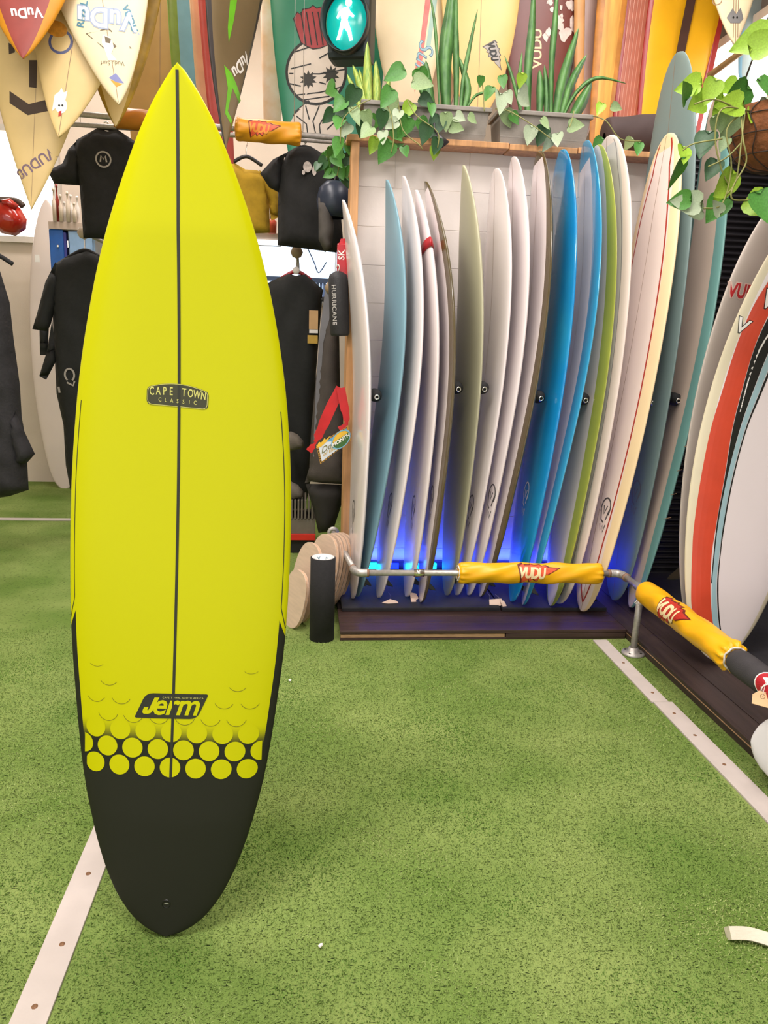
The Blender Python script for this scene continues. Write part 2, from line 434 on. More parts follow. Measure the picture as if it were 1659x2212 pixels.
WALLM = mat('plaster', 'd9c9b8', .8, .05, 3, bump=.1)
DKWALL = mat('dark_wall', '2a272b', .7, .15, 10)
struct(box('wall_back', (-5, 7.3, 0), (2.7, 7.45, 4.3), WALLM), 'pale plaster back wall')
struct(box('wall_left', (-5.1, -2, 0), (-5, 7.3, 4.3), WALLM), 'pale plaster left wall')
struct(box('wall_right', (2.6, -2, 0), (2.7, 7.3, 4.3), mat('right_wall', '6d6258', .8, .1, 3)), 'dull brown right wall')
struct(box('ceiling', (-5, -2, 4.3), (2.7, 7.4, 4.4), mat('ceiling_paint', 'd8cdbf', .9, .05)), 'pale ceiling')
LIT = mat('daylight_glass', 'ffffff', .3, 0, emit=2.2)
FRAMEW = mat('window_frame', 'cfc6ba', .5, .05)
def window_on(name, lo, hi, axis, label):
    w_ = thing(name, None, None, loc=tuple((np.array(lo) + np.array(hi)) / 2)); struct(w_, label); c = np.array(w_.location)
    lo, hi = np.array(lo) - c, np.array(hi) - c
    box('pane', lo, hi, LIT, w_)
    o = [i for i in (0, 1) if i != axis][0]; t = .05
    for k, (a, b) in enumerate(((lo[2] - t, lo[2]), (hi[2], hi[2] + t))):
        l2, h2 = lo.copy(), hi.copy(); l2[2], h2[2] = a, b; l2[o] -= t; h2[o] += t; l2[axis] -= .02; h2[axis] += .02; box('window_frame', l2, h2, FRAMEW, w_)
    for a, b in ((lo[o] - t, lo[o]), (hi[o], hi[o] + t), (-.02, .02)):
        l2, h2 = lo.copy(), hi.copy(); l2[o], h2[o] = a, b; l2[axis] -= .02; h2[axis] += .02; box('window_frame', l2, h2, FRAMEW, w_)
a, b = PY(-190, 500, 7.27), PY(112, 290, 7.27)
window_on('window_1', (a[0], 7.26, a[2]), (b[0], 7.295, b[2]), 1, 'bright daylight window behind the hanging boards at left')
window_on('window_2', (2.575, 4.45, 2.42), (2.598, 6.3, 3.25), 0, 'bright daylight window high on the right wall')

# white painted block wall behind the rack: each block a piece
PW = mat('white_paint', 'e6dcd4', .6, .04, 4, bump=.12, bscale=40)
wall = struct(box('wall_center', (.27, 4.3605, 0), (1.96, 4.47, 2.39), mat('mortar', 'ddd3ca', .8, .05)), 'white painted block wall behind the board rack')
bm = bmesh.new(); bmesh.ops.create_cube(bm, size=1)
for v in bm.verts: v.co = Vector((v.co.x * .398, v.co.y * .012, v.co.z * .198))
bmesh.ops.bevel(bm, geom=bm.edges[:], offset=.0015, segments=1, affect='EDGES')
blk = bpy.data.meshes.new('block'); bm.to_mesh(blk); bm.free(); blk.materials.append(PW)
bm = bmesh.new(); bmesh.ops.create_cube(bm, size=1)
for v in bm.verts: v.co = Vector((v.co.x * .198, v.co.y * .012, v.co.z * .198))
bmesh.ops.bevel(bm, geom=bm.edges[:], offset=.0015, segments=1, affect='EDGES')
blk2 = bpy.data.meshes.new('half_block'); bm.to_mesh(blk2); bm.free(); blk2.materials.append(PW)
for r in range(12):
    x = .27
    while x < 1.95:
        half = (r % 2 and x < .3) or x > 1.6
        wd = .2 if half else .4
        if x + wd > 1.98: break
        o = link(bpy.data.objects.new('block', blk2 if half else blk), wall); o.location = (x + wd / 2, 4.364 + random.uniform(-.001, .001), .1 + r * .2 - .005); x += wd
# pine edging of that wall
struct(box('trim_1', (.226, 4.24, 0), (.268, 4.47, 2.39), PINE, bevel=.003), 'pine post edging the white wall')
led = thing('trim_2', None, None, (0, 0, 0)); struct(led, 'pine ledge capping the white wall')
xs = [.2, .66, 1.05, 1.42, 1.97]
for i in range(4): box('ledge_board', (xs[i] + .002, 4.225, 2.39 + .004 * (i % 2)), (xs[i + 1] - .002, 4.47, 2.42 + .004 * (i % 2)), PINE, led, bevel=.004)
# dark corrugated sheet to the right of it
V, Fc = [], []; nz_ = 420
for i in range(nz_ + 1):
    z = 2.5 * i / nz_; y = 4.36 - .010 * math.sin(z / .034 * 2 * math.pi)
    V += [(1.962, y, z), (2.6, y, z), (1.962, 4.42, z), (2.6, 4.42, z)]
for i in range(nz_):
    a = 4 * i; Fc += [(a, a + 1, a + 5, a + 4), (a + 2, a + 6, a + 7, a + 3), (a, a + 4, a + 6, a + 2), (a + 1, a + 3, a + 7, a + 5)]
Fc += [(0, 2, 3, 1), (4 * nz_, 4 * nz_ + 1, 4 * nz_ + 3, 4 * nz_ + 2)]
struct(mesh('wall_corner', V, Fc, mat('black_sheet', '2a282c', .5, .1, 8), smooth=True), 'dark horizontally ribbed sheet in the corner')

# floor lines
def line(name, lo, hi, screws, label, segs=None):
    t = struct(box(name, lo, hi, LINEW, bevel=.0015), label)
    for x, y in screws:
        s = lathe('screw', [(0, .0032), (.0035, .0032), (.0062, .0026), (.0075, 0)], RUST, t, seg=10); s.location = (x, y, hi[2] - .0012)
line('trim_3', (-.589, .3, 0), (-.513, 5.72, .008), [(-.55, 1.40), (-.545, 1.57), (-.55, 1.81), (-.55, 2.5), (-.55, 1.15)], 'white floor strip beside the yellow surfboard')
line('trim_4', (1.413, 2.72, 0), (1.484, 3.375, .008), [(1.452, 3.1), (1.452, 2.8)], 'white floor strip running to the rack, far piece')
line('trim_5', (1.419, .3, 0), (1.498, 2.718, .008), [(1.458, 2.62), (1.455, 2.45), (1.458, 2.25), (1.46, 1.92), (1.46, 1.5)], 'white floor strip along the right platform, near piece')
line('trim_6', (-4.9, 5.75, 0), (-.3, 5.81, .008), [], 'white floor strip crossing at the back')

# ================================================================ RACK PLATFORM
pf = thing('rack_platform', 'dark stained low plank platform under the upright boards', 'platform', (.18, 3.4, 0))
def pbox(name, lo, hi, m, par, bev=.002):
    l = Vector(par.location); return box(name, Vector(lo) - l, Vector(hi) - l, m, par, bevel=bev)
pbox("base", (.186, 3.42, 0), (1.588, 4.355, .032), mat('dark_ply', '2d2321', .7, .2), pf)
for y0, y1 in ((3.40, 3.505), (3.508, 3.60), (3.603, 3.70)): pbox('plank', (.18, y0, .033), (1.59, y1, .05), DARKWOOD, pf, .0025)
pbox('fascia', (.183, 3.405, .012), (.98, 3.419, .030), PLYEDGE, pf); pbox('fascia', (.985, 3.4, .010), (1.588, 3.419, .031), DARKWOOD, pf)
pbox('fascia', (.181, 3.403, 0), (1.588, 3.419, .010), DARKWOOD, pf)
pbox('mat', (.2, 3.66, .0505), (1.02, 4.35, .071), MATBLK, pf, .004); pbox('mat', (1.028, 3.655, .0505), (1.589, 4.35, .07), MATBLK, pf, .004)
pf2 = thing('rack_platform', 'dark platform along the right wall under the striped board', 'platform', (1.592, .3, 0))
pbox('base', (1.60, .3, 0), (2.59, 4.3, .032), mat('dark_ply', '2d2321'), pf2)
for x0, x1 in ((1.592, 1.70), (1.703, 1.875)): pbox('plank', (x0, .3, .033), (x1, 4.3, .05), DARKWOOD2, pf2, .0025)
pbox('fascia', (1.594, .3, .0), (1.599, 4.3, .027), DARKWOOD2, pf2, .001); pbox('fascia_edge', (1.593, .3, .0275), (1.599, 4.3, .0325), PLYEDGE, pf2, .0005)
pbox('mat', (1.86, .3, .0505), (2.585, 4.28, .068), MATBLK, pf2, .004)

# ================================================================ THE YELLOW SURFBOARD
SS = [0, .002, .006, .012, .02, .04, .07, .1, .15, .2, .25, .3, .36, .43, .5, .56, .62, .68, .74, .8, .85, .9, .94, .97, .985, .995, 1]
HW = [0, .024, .044, .062, .080, .111, .142, .164, .191, .211, .2245, .2345, .2445, .2495, .2495, .246, .2375, .2245, .2045, .178, .149, .1125, .0785, .0465, .027, .0125, 0]
MT, MN = (-.312, 1.592, .004), (-.254, 1.692, 1.915)
yb = Board('surfboard', 'fluorescent yellow surfboard with a black tail, standing upright in front', MT, MN, (-.14, -1.6, 0), 2.0, table_fn(SS, HW), nr=.12, tr=.045, th=.062,
           mats=[BLACK], ns=130, nring=72, cs=[.985, .97, .95, .93, .90])
def yellow_hull_mat():
    m = mat('fluoro_yellow_spray', 'c8c700', .34, .01, 2, spec=.22); nt = m.node_tree; b = nt.nodes['Principled BSDF']
    rp = [n for n in nt.nodes if n.type == 'VALTORGB'][0]
    tc = nt.nodes.new('ShaderNodeTexCoord'); sx = nt.nodes.new('ShaderNodeSeparateXYZ'); nt.links.new(tc.outputs['Object'], sx.inputs[0])
    mr = nt.nodes.new('ShaderNodeMapRange'); mr.interpolation_type = 'SMOOTHSTEP'
    for k, v in (('From Min', .470), ('From Max', .522), ('To Min', 1.), ('To Max', 0.)): mr.inputs[k].default_value = v
    nt.links.new(sx.outputs['Y'], mr.inputs['Value'])
    at = nt.nodes.new('ShaderNodeAttribute'); at.attribute_name = 'edge'
    def mth(op, a, bb=None, v=None):
        n = nt.nodes.new('ShaderNodeMath'); n.operation = op
        for i, q in enumerate((a, bb if bb is not None else v)):
            if q is None: continue
            if isinstance(q, (int, float)): n.inputs[i].default_value = q
            else: nt.links.new(q, n.inputs[i])
        return n.outputs[0]
    near = mth('LESS_THAN', at.outputs['Fac'], v=.0155)
    lim = mth('ADD', mth('MULTIPLY', at.outputs['Fac'], v=2.6), v=.728)
    low = mth('LESS_THAN', sx.outputs['Y'], lim)
    k = mth('MAXIMUM', mth('MULTIPLY', near, low), mr.outputs['Result'])
    mx = nt.nodes.new('ShaderNodeMix'); mx.data_type = 'RGBA'
    nt.links.new(k, mx.inputs['Factor']); nt.links.new(rp.outputs['Color'], mx.inputs['A']); mx.inputs['B'].default_value = (*lin('25261c'), 1)
    nt.links.new(mx.outputs['Result'], b.inputs['Base Color'])
    ro = nt.nodes.new('ShaderNodeMapRange'); ro.inputs['To Min'].default_value = .32; ro.inputs['To Max'].default_value = .6
    nt.links.new(k, ro.inputs['Value']); nt.links.new(ro.outputs['Result'], b.inputs['Roughness'])
    return m
hm = yb.hull.data; hm.materials.clear(); hm.materials.append(yellow_hull_mat())
at = hm.attributes.new('edge', 'FLOAT', 'POINT')
at.data.foreach_set('value', [max(0, float(yb.hw(min(max(v.co.y / yb.L, 0), 1))) - abs(v.co.x)) for v in hm.vertices])
YP = mat('yellow_print', 'c8c700', .34, .01, spec=.22); INK = mat('board_ink', '26271b', .5, .08); PALE = mat('pale_yellow_print', 'd3cf72', .5, .04)
yb.stringer(INK, .0062, s0=.205, s1=.993, off=.0011)
R_ = .0236; bands = []
for row, y in enumerate((.4155, .4580, .4995)):
    for k in range(-5, 6):
        x = -.0022 + .0588 * (k + (.5 if row == 1 else 0))
        lim_ = float(yb.hw(y / yb.L)) - .0165
        if abs(x) - R_ > lim_ - .012 or (row != 1 and abs(k) > 3): continue
        V, Fc = disc2(x, y, R_, n=32)
        V = [(max(-lim_, min(lim_, a)), b) for a, b in V]
        decal('dot', [(V, Fc)], lambda x, y: yb.deck(x, y, .0006), YP, yb.root)
for row in range(6):
    y = .541 + .0418 * row
    for k in range(-5, 6):
        x = -.0022 + .0590 * (k + (.5 if row % 2 == 0 else 0))
        if abs(x) + R_ > float(yb.hw(y / yb.L)) - .02: continue
        if row >= 1 and abs(x) < .075 + .022 * row: continue
        a0 = 15 + 9 * row + random.uniform(0, 8); decal('fading_arc', [stroke2(arc_pts(x, y, R_, 180 + a0, 360 - a0, 14), .0011 if row < 3 else .0008)], lambda x, y: yb.deck(x, y, .0005), mat('thin_ink', '6b6a10', .5, .1), yb.root)
for q in (-1, 1):
    pts = []
    for i in range(41):
        y = 1.245 - (1.245 - .80) * i / 40; pts.append((q * (float(yb.hw(y / yb.L)) - .0135), y))
    for i in range(1, 9):
        y = .80 - .052 * i / 8; pts.append((q * (float(yb.hw(y / yb.L)) - .0135 * (1 - i / 8) - .0008), y))
    decal('pinline', [stroke2(pts, .0017)], lambda x, y: yb.deck(x, y, .0005), INK, yb.root)
# badge with curved top
def badge(sc):
    o = []
    hw_, b_, r = .0665 * sc, -.0245 * sc, .009
    for i in range(13):
        a = -1 + 2 * i / 12; o.append((a * (hw_ - .006), .0145 * sc + .0105 * sc * (1 - a * a)))
    o += [(hw_ - .002, .0115 * sc), (hw_, .006 * sc)]
    o += [(hw_ - r + r * math.cos(math.radians(t)), b_ + r + r * math.sin(math.radians(t))) for t in (0, -30, -60, -90)]
    o += [(-hw_ + r + r * math.cos(math.radians(t)), b_ + r + r * math.sin(math.radians(t))) for t in (-90, -120, -150, -180)]
    o += [(-hw_, .006 * sc), (-hw_ + .002, .0115 * sc)]
    return o
bx0, by0 = -.003, 1.268
dk = lambda off: (lambda x, y: yb.deck(x, y, off))
bdg = decal('badge', [xf(poly2(badge(1.0), .012), bx0, by0, -2)], dk(.0009), mat('badge_ink', '3a3a24', .5, .08), yb.root)
o = badge(.965); decal('badge_border', [xf(stroke2(o + [o[0]], .0011), bx0, by0, -2)], dk(.0013), PALE, bdg)
ls = []
for i, ch in enumerate('CAPE TOWN'):
    if ch == ' ': continue
    u = (i - 4) / 4; ls.append(xf(text2(ch, .0245, bold=.012, sx=.62), bx0 + u * .0555, by0 + .0038 + .0035 * (1 - u * u) - u * .0019, -2 - u * 3))
for i, ch in enumerate('CLASSIC'):
    u = (i - 3) / 3; ls.append(xf(text2(ch, .0125, sx=.8), bx0 + u * .038, by0 - .0125 - u * .0013, -2))
decal('lettering', ls, dk(.0014), PALE, bdg)
# slanted maker's plate
def slant(wd, h_, k, r=.008):
    c = [(-wd - k, -h_), (wd - k, -h_), (wd + k, h_), (-wd + k, h_)]; o = []
    rr = [.006, .017, .006, .017]
    for i in range(4):
        p, a, b = np.array(c[i]), np.array(c[i - 1]), np.array(c[(i + 1) % 4])
        p0 = p + (a - p) / np.linalg.norm(a - p) * rr[i]; p1 = p + (b - p) / np.linalg.norm(b - p) * rr[i]
        for t in (0, .25, .5, .75, 1): o.append(tuple((1 - t) ** 2 * p0 + 2 * t * (1 - t) * p + t * t * p1))
    return o
jx, jy = -.004, .561
plate = decal('maker_plate', [xf(poly2(slant(.0715, .0295, .0135), .014), jx, jy, 1.5)], dk(.0009), INK, yb.root)
J_ = poly2([(.0085, .0195), (.0195, .0195), (.0035, -.0125), (-.001, -.0175), (-.007, -.0195), (-.0165, -.0195), (-.0195, -.017), (-.0195, -.013), (-.0155, -.0035), (-.0055, -.0035), (-.0085, -.0105), (-.0055, -.0105)], .02)
decal('lettering', [xf(J_, jx - .0465, jy - .001, 1.5), xf(fitbox(text2('erm', .06, shear=.34, bold=.018, spacing=.94), .107, .0355), jx + .0125, jy - .0035, 1.5)], dk(.0014), YP, plate)
decal('lettering', [xf(text2('CAPE TOWN, SOUTH AFRICA', .0056, spacing=1.3), jx + .026, jy + .0205, 1.5)], dk(.0013), PALE, plate)
decal('stringer_gap', [stroke2([(0, jy - .0275), (0, jy + .0275)], .0044)], dk(.0018), INK, plate)
z0 = yb.deck(-.001, .082, 0)
lathe('leash_plug', [(0, -.004), (.0075, -.004), (.0085, .0008), (.0105, .0008), (.0112, -.001)], mat('plug_black', '0c0c0b', .4, .05), yb.root, seg=20, mw=Matrix.Translation(z0))
tube('leash_pin', [(z0[0] - .0065, z0[1] + .001, z0[2] - .001), (z0[0] + .0065, z0[1] + .001, z0[2] - .001)], .0011, CHROME, yb.root, seg=6)
yb.fins(mat('fin_black', '141414', .3, .05), 3)

# ================================================================ RACK OF UPRIGHT BOARDS
OLIVE = mat('olive_gloss', '5a4d31', .15, .1, 6, coat=.6); LIME = mat('lime_gloss', 'aab04a', .15, .06, 4, coat=.6)
SKY = mat('sky_blue_gloss', '3fa3cf', .12, .06, 3, coat=.7); TEAL = mat('dusty_teal', '7ba2b0', .4, .04, 3)
KHAKI = mat('khaki', 'b9b596', .38, .03, 3); BLUEG = mat('bright_blue_gloss', '0c87cf', .1, .12, 2, coat=.8, col2='2f9fd0')
CREAM = mat('cream', 'ead0a4', .35, .03, 3); PINKW = mat('pinkish_white', 'e6d6cd', .35, .02, 3)
SLATE = mat('slate_green', '768a88', .4, .03, 3); AQUA = mat('aqua_rail', '6f9d97', .35, .04, 3); BEIGE = mat('beige_deck', 'cfbaa8', .4, .03, 3)
PGREY = mat('pale_grey_deck', 'cdcac8', .35, .02, 3); FINB = mat('fin_black', '141414'); SMALLINK = mat('grey_ink', '4a4748', .5, .1)
PALEBLUE = mat('pale_blue_deck', '2a9ad2', .1, .05, 2, coat=.8); STRG = mat('wood_stringer', '9a7a5c', .5, .1)
RACK = [  # tail x, y; nose x, y, z; width, turn, nose lift, tail lift, outline, deck, rail, label
 ('b1', (0.263, 3.797), (0.181, 4.060, 2.073), 0.578, 0.065, 0.131, 0.008, PT, WHITE, WHITE, 'white pointed surfboard at the left end of the rack, beside the pine post'),
 ('b2', (0.285, 3.826), (0.401, 4.098, 2.186), 0.573, 0.092, 0.171, 0.009, PT, TEAL, TEAL, 'dusty blue pointed surfboard, second from the left in the rack'),
 ('b3', (0.399, 3.811), (0.483, 4.079, 2.204), 0.605, 0.069, 0.154, 0.008, PT, WHITE, WHITE, 'plain white surfboard right behind the dusty blue one in the rack'),
 ('b4', (0.551, 3.826), (0.544, 4.027, 2.133), 0.581, 0.030, 0.139, 0.008, PT, WHITE, WHITE, 'white surfboard with a red ribbon tied round its nose'),
 ('b5', (0.617, 3.738), (0.591, 4.056, 2.180), 0.659, -0.003, 0.181, 0.008, PT, WHITE, OLIVE, 'white pointed surfboard with a glossy olive rail, beside the ribboned board'),
 ('b6', (0.770, 3.848), (0.778, 4.040, 2.262), 0.518, 0.061, 0.114, 0.008, PT, KHAKI, KHAKI, 'khaki pointed surfboard in the middle of the rack'),
 ('b7', (0.825, 3.848), (0.956, 4.110, 2.266), 0.501, 0.053, 0.130, 0.008, RD, WHITE, WHITE, 'white round-nosed surfboard just right of the khaki board'),
 ('b8', (0.891, 3.848), (1.038, 4.090, 2.322), 0.492, -0.000, 0.165, 0.008, RD, WHITE, WHITE, 'white round-nosed surfboard, second right of the khaki board'),
 ('b9', (0.952, 3.825), (1.159, 4.058, 2.348), 0.538, -0.027, 0.155, 0.008, RD, WHITE, OLIVE, 'white round-nosed surfboard with an olive rail, left of the bright blue board'),
 ('b10', (1.101, 3.743), (1.269, 4.038, 2.356), 0.538, -0.001, 0.119, 0.008, RD, PALEBLUE, BLUEG, 'bright blue glossy surfboard in the rack'),
 ('b11', (1.149, 3.692), (1.407, 4.101, 2.415), 0.605, -0.114, 0.192, 0.008, RD, WHITE, SKY, 'white surfboard with a sky blue rail, right of the bright blue board'),
 ('b12', (1.292, 3.677), (1.444, 4.020, 2.385), 0.460, 0.068, 0.144, 0.008, RD, PINKW, LIME, 'surfboard with a lime green rail, tucked behind the sky blue railed one'),
 ('b13', (1.345, 3.713), (1.522, 4.083, 2.446), 0.558, 0.123, 0.114, 0.008, RD, PGREY, PINKW, 'pale grey longboard with a pinkish white rail and thin pinline'),
 ('b14', (1.433, 3.593), (1.788, 3.970, 2.447), 0.462, 0.138, 0.055, 0.008, RD, PINKW, CREAM, 'cream surfboard with a red pinline and a diamond tail'),
 ('b15', (1.670, 3.763), (1.833, 4.067, 2.844), 0.570, 0.046, 0.068, 0.008, RD, SLATE, SLATE, 'tall slate green longboard, highest in the rack'),
 ('b16', (1.716, 3.647), (2.050, 4.043, 2.642), 0.413, -0.036, 0.151, 0.008, RD, BEIGE, AQUA, 'beige surfboard with an aqua rail at the right end of the rack'),
]
RB = {}
railfrac = dict(b5=.80, b9=.80, b10=.45, b11=.62, b12=.62, b13=.78, b14=.70, b16=.68)
for key, t, n, W, phi, nr, tr, fn, dk_, rl, label in RACK:
    rf = railfrac.get(key, .9)
    zone = lambda s, c, sd, rf=rf, key=key: 1 if (abs(c) > rf or sd < 0 or (key in ('b9', 'b5', 'b14', 'b11', 'b13') and s > 1 - (1 - rf) * .12)) else 0
    b = Board('surfboard', label, (*t, .074), n, (-math.cos(phi), -math.sin(phi), 0), W, fn, nr=nr, tr=tr, th=.03 if key == 'b12' else (.036 if key == 'b11' else .046), mats=[dk_, rl], zone=zone, cs=[rf],
              group='surfboards standing in the rack')
    RB[key] = b; b.fins(FINB, 1, .06)
    if key in ('b7', 'b8', 'b9', 'b11', 'b13', 'b14', 'b15'): b.stringer(STRG, .003)
RB['b14'].rail_line(mat('red_pinline', 'a8301c', .4, .05), lambda s: .075 * min(1, (1 - s) * 10 + .25), .010, s0=.02, s1=.985)
RB['b13'].rail_line(mat('grey_pinline', '8a8486', .4, .05), lambda s: .062 * min(1, (1 - s) * 10 + .25), .004, s0=.02, s1=.985)
for i in range(6):
    b = RB['b16']; y = .45 + .12 * i
    decal('pencil_line', [stroke2([(-.02, y), (.22, y + .05)], .003)], lambda x, y: b.deck(x, y, .0006), STRG, b.root)
# small shaper's mark low on each deck: an open hand like squiggle
def mark(b, u, v, sc=1., m=SMALLINK, ang=0):
    x0, y0 = b.px(u, v)
    sh = [stroke2(arc_pts(0, .02, .028, -40, 200, 12, ry=.036), .006), stroke2([(-.026, .015), (-.016, -.02), (.0, -.03)], .006), stroke2([(.024, .015), (.012, -.02)], .006),
          stroke2([(-.012, .03), (-.004, .0), (.01, .028)], .006), stroke2([(-.018, -.035), (-.008, -.06), (.0, -.04), (.008, -.064), (.016, -.038)], .005)]
    hw = float(b.hw(y0 / b.L)); x0 = max(-hw + .05, min(hw - .05, x0))
    decal('shaper_mark', [xf(s, x0, y0, ang, sc) for s in sh], lambda x, y: b.deck(x, y, .0008), m, b.root)
for k, u, v in (('b1', 763, 1115), ('b3', 841, 1100), ('b4', 892, 1105), ('b5', 931, 1085), ('b7', 1015, 1103), ('b8', 1080, 1090), ('b10', 1135, 1075), ('b14', 1306, 1110), ('b15', 1372, 1072)):
    mark(RB[k], u, v, 1.45, WHITEP if k == 'b10' else (GREYP if k == 'b15' else SMALLINK))
# red ribbon round the nose of the fourth board
b = RB['b4']; y0 = b.px(930, 525)[1]; V, Fc = [], []
for q, dy in ((0, -.025), (1, .022)):
    s = (y0 + dy) / b.L; hw = float(b.hw(s)) + .004; 
    for k in range(24):
        a = 2 * math.pi * k / 24; c = math.cos(a); sd = 1 if math.sin(a) >= 0 else -1
        x, y, z = b.pt(y0 + dy + .03 * c, c * (hw - .004), sd, .004); V.append((x + .004 * c, y, z))
for k in range(24): Fc.append((k, (k + 1) % 24, 24 + (k + 1) % 24, 24 + k))
RIB = mat('red_satin', 'b3121f', .35, .08, 10)
rb = mesh('ribbon', V, Fc, RIB, smooth=True); rb.matrix_world = b.mw
tag(rb, 'red satin ribbon wrapped round the nose of a white board', 'ribbon')
sm = rb.modifiers.new('thickness', 'SOLIDIFY'); sm.thickness = .0015; sm.offset = 1

# ---- hand-written style swing tags lying by the tails
TAGM = mat('tag_card', 'e3c6b2', .6, .04)
def swing_tag(p, poly, rz, label, bend=.01):
    t = thing('price_tag', label, 'tag', p, 'card tags at the board tails'); t.rotation_euler = (math.radians(-55), 0, rz)
    bm = bmesh.new(); vs = [bm.verts.new((x, bend * math.sin((x / .04)) ** 2, z)) for x, z in poly]; f = bm.faces.new(vs)
    r = bmesh.ops.extrude_face_region(bm, geom=[f])
    for v in r['geom']:
        if isinstance(v, bmesh.types.BMVert): v.co.y += .0015
    bmesh.ops.recalc_face_normals(bm, faces=bm.faces[:]); obj_bm('card', bm, TAGM, t)
    x, z = poly[-1]; tube('string', smooth_path([(x, .002, z - .004), (x + .006, .004, z + .02), (x - .004, .01, z + .05)]), .0008, mat('string', '8b7f74', .8), t, seg=5)
swing_tag(PZ(845, 1300, .078), [(-.05, 0), (-.02, -.018), (.02, -.022), (.048, -.016), (.03, .01), (-.005, .018)], 0, 'curved blank card tag by the tail of a white board')
swing_tag(PZ(893, 1292, .085), [(-.018, -.03), (.006, -.045), (.012, -.012), (.03, .0), (.024, .03), (-.01, .04)], .2, 'bent card tag hanging beside the ribboned board tail')
swing_tag(PZ(1073, 1300, .085), [(-.04, -.022), (.03, -.02), (.036, .0), (.03, .024), (-.036, .02)], 0, 'square blank card tag left of the bright blue board tail')
swing_tag(PZ(1087, 1303, .082), [(-.012, -.03), (.012, -.03), (.013, .0), (.01, .016), (-.01, .016)], .3, 'narrow card tag touching the square one')

# ---- rubber rack pegs on the wall between boards
def peg(u, v, label, small=1.):
    p = PY(u, v, 3.74); t = thing('rack_peg', label, 'rack peg', (p[0], 4.355, p[2]), 'rubber pegs keeping the boards apart')
    L = 4.355 - 3.73
    lathe('arm', [(.016, 0), (.016, L - .1)], DARKROPE, t, mw=Matrix.Rotation(math.pi / 2, 4, 'X'), seg=12)
    lathe('rubber_sleeve', [(0, 0), (.028, 0), (.031, .02), (.024, .03), (.032, .045), (.024, .058), (.033, .075), (.03, .105), (.012, .118), (0, .119)], DARKROPE, t,
          mw=Matrix.Translation((0, -(L - .12), 0)) @ Matrix.Rotation(math.pi / 2, 4, 'X'), seg=18)
    r = lathe('eye_ring', [(.010, -.003), (.014, 0), (.010, .003), (.006, 0), (.010, -.003)], CHROME, t, mw=Matrix.Translation((.004, -L - .002, -.006)) @ Matrix.Rotation(math.pi / 2, 4, 'X'), seg=16)
for u, v, q in ((812, 855, 'left of the dusty blue board'), (988, 838, 'beside the khaki board'), (1044, 838, 'right of the khaki board'), (1166, 858, 'left of the bright blue board'),
                (1262, 862, 'left of the lime railed board'), (1408, 868, 'by the red pinline board'), (1462, 863, 'right of the slate longboard'), (1502, 855, 'by the grey logo board')):
    peg(u, v, 'black rubber rack peg with a metal eye ' + q)

# ---- blue light strip at the foot of the wall
ls_ = thing('light_strip', 'blue glowing light strip at the foot of the white wall', 'light strip', (1.05, 4.30, .072))
box('channel', (-.80, .02, 0), (.80, .05, .05), mat('channel_black', '16161a', .5), ls_)
LEDB = mat('led_blue', '0a1cff', .3, 0, emit=4.); LEDC = mat('led_cyan', '0ab4ff', .3, 0, emit=8.)
for i in range(14): box('light_module', (-.78 + i * .113, 0, .008), (-.71 + i * .113, .019, .042), LEDC if i in (0, 1, 3, 4) else LEDB, ls_, bevel=.003)
l = bpy.data.lights.new('strip_glow', 'AREA'); l.shape = 'RECTANGLE'; l.size, l.size_y = 1.55, .04; l.energy = 1.7; l.color = (.02, .04, 1)
o = bpy.data.objects.new('strip_glow', l); link(o, ls_); o.location = (0, -.012, .03); o.rotation_euler = (math.radians(105), 0, 0)
l = bpy.data.lights.new('strip_glow', 'AREA'); l.shape = 'RECTANGLE'; l.size, l.size_y = 1.55, .03; l.energy = 4.2; l.color = (.02, .05, 1)
o = bpy.data.objects.new('strip_glow', l); link(o, ls_); o.location = (0, .01, .06); o.rotation_euler = (math.radians(150), 0, 0)

# ================================================================ RIGHT-HAND BOARDS
GREYD = mat('warm_grey_deck', 'b9aea4', .4, .02, 3)
r1 = Board('surfboard', 'warm grey surfboard with a red flash logo against the right wall', (1.854, 3.196, .075), (2.095, 3.412, 2.072), (-math.cos(1.994), -math.sin(1.994), 0), .48,
           outline_fn(.48, 2.2, .6, .4, 12.), nr=.104, tr=.05, th=.05, mats=[GREYD, GREYD], cs=[.9], group='surfboards along the right wall')
r2 = Board('surfboard', 'white surfboard with orange, black and pale blue stripes at the right edge', (1.804, 2.969, .075), (2.181, 3.037, 2.174), (-math.cos(1.531), -math.sin(1.531), 0), .569,
           outline_fn(.48, 2.2, .6, .4, 12.), nr=.225, tr=.05, th=.052, mats=[WHITE, mat('ivory', 'ddd2b4', .35, .02)], zone=lambda s, c, sd: 1 if abs(c) > .86 else 0, cs=[.86], group='surfboards along the right wall')
def stripe(b, rows, m, name):
    # rows: (photo row, left px, right px) -> strip on the deck
    L_, R2 = [], []
    for v, a, c in rows: L_.append(b.px(a, v)); R2.append(b.px(c, v))
    V = []; n = 8
    Lp = smooth_path([(*p, 0) for p in L_], n); Rp = smooth_path([(*p, 0) for p in R2], n); Fc = []
    for i, (p, q) in enumerate(zip(Lp, Rp)):
        for k in range(5): t = k / 4; V.append((p[0] * (1 - t) + q[0] * t, p[1] * (1 - t) + q[1] * t))
        if i:
            for k in range(4): a = (i - 1) * 5 + k; Fc.append((a, a + 1, a + 6, a + 5))
    def clampdeck(x, y):
        hw = float(b.hw(min(max(y / b.L, 0), 1))); return b.deck(max(-hw, min(hw, x)), y, .0009)
    return decal(name, [(V, Fc)], clampdeck, m, b.root)
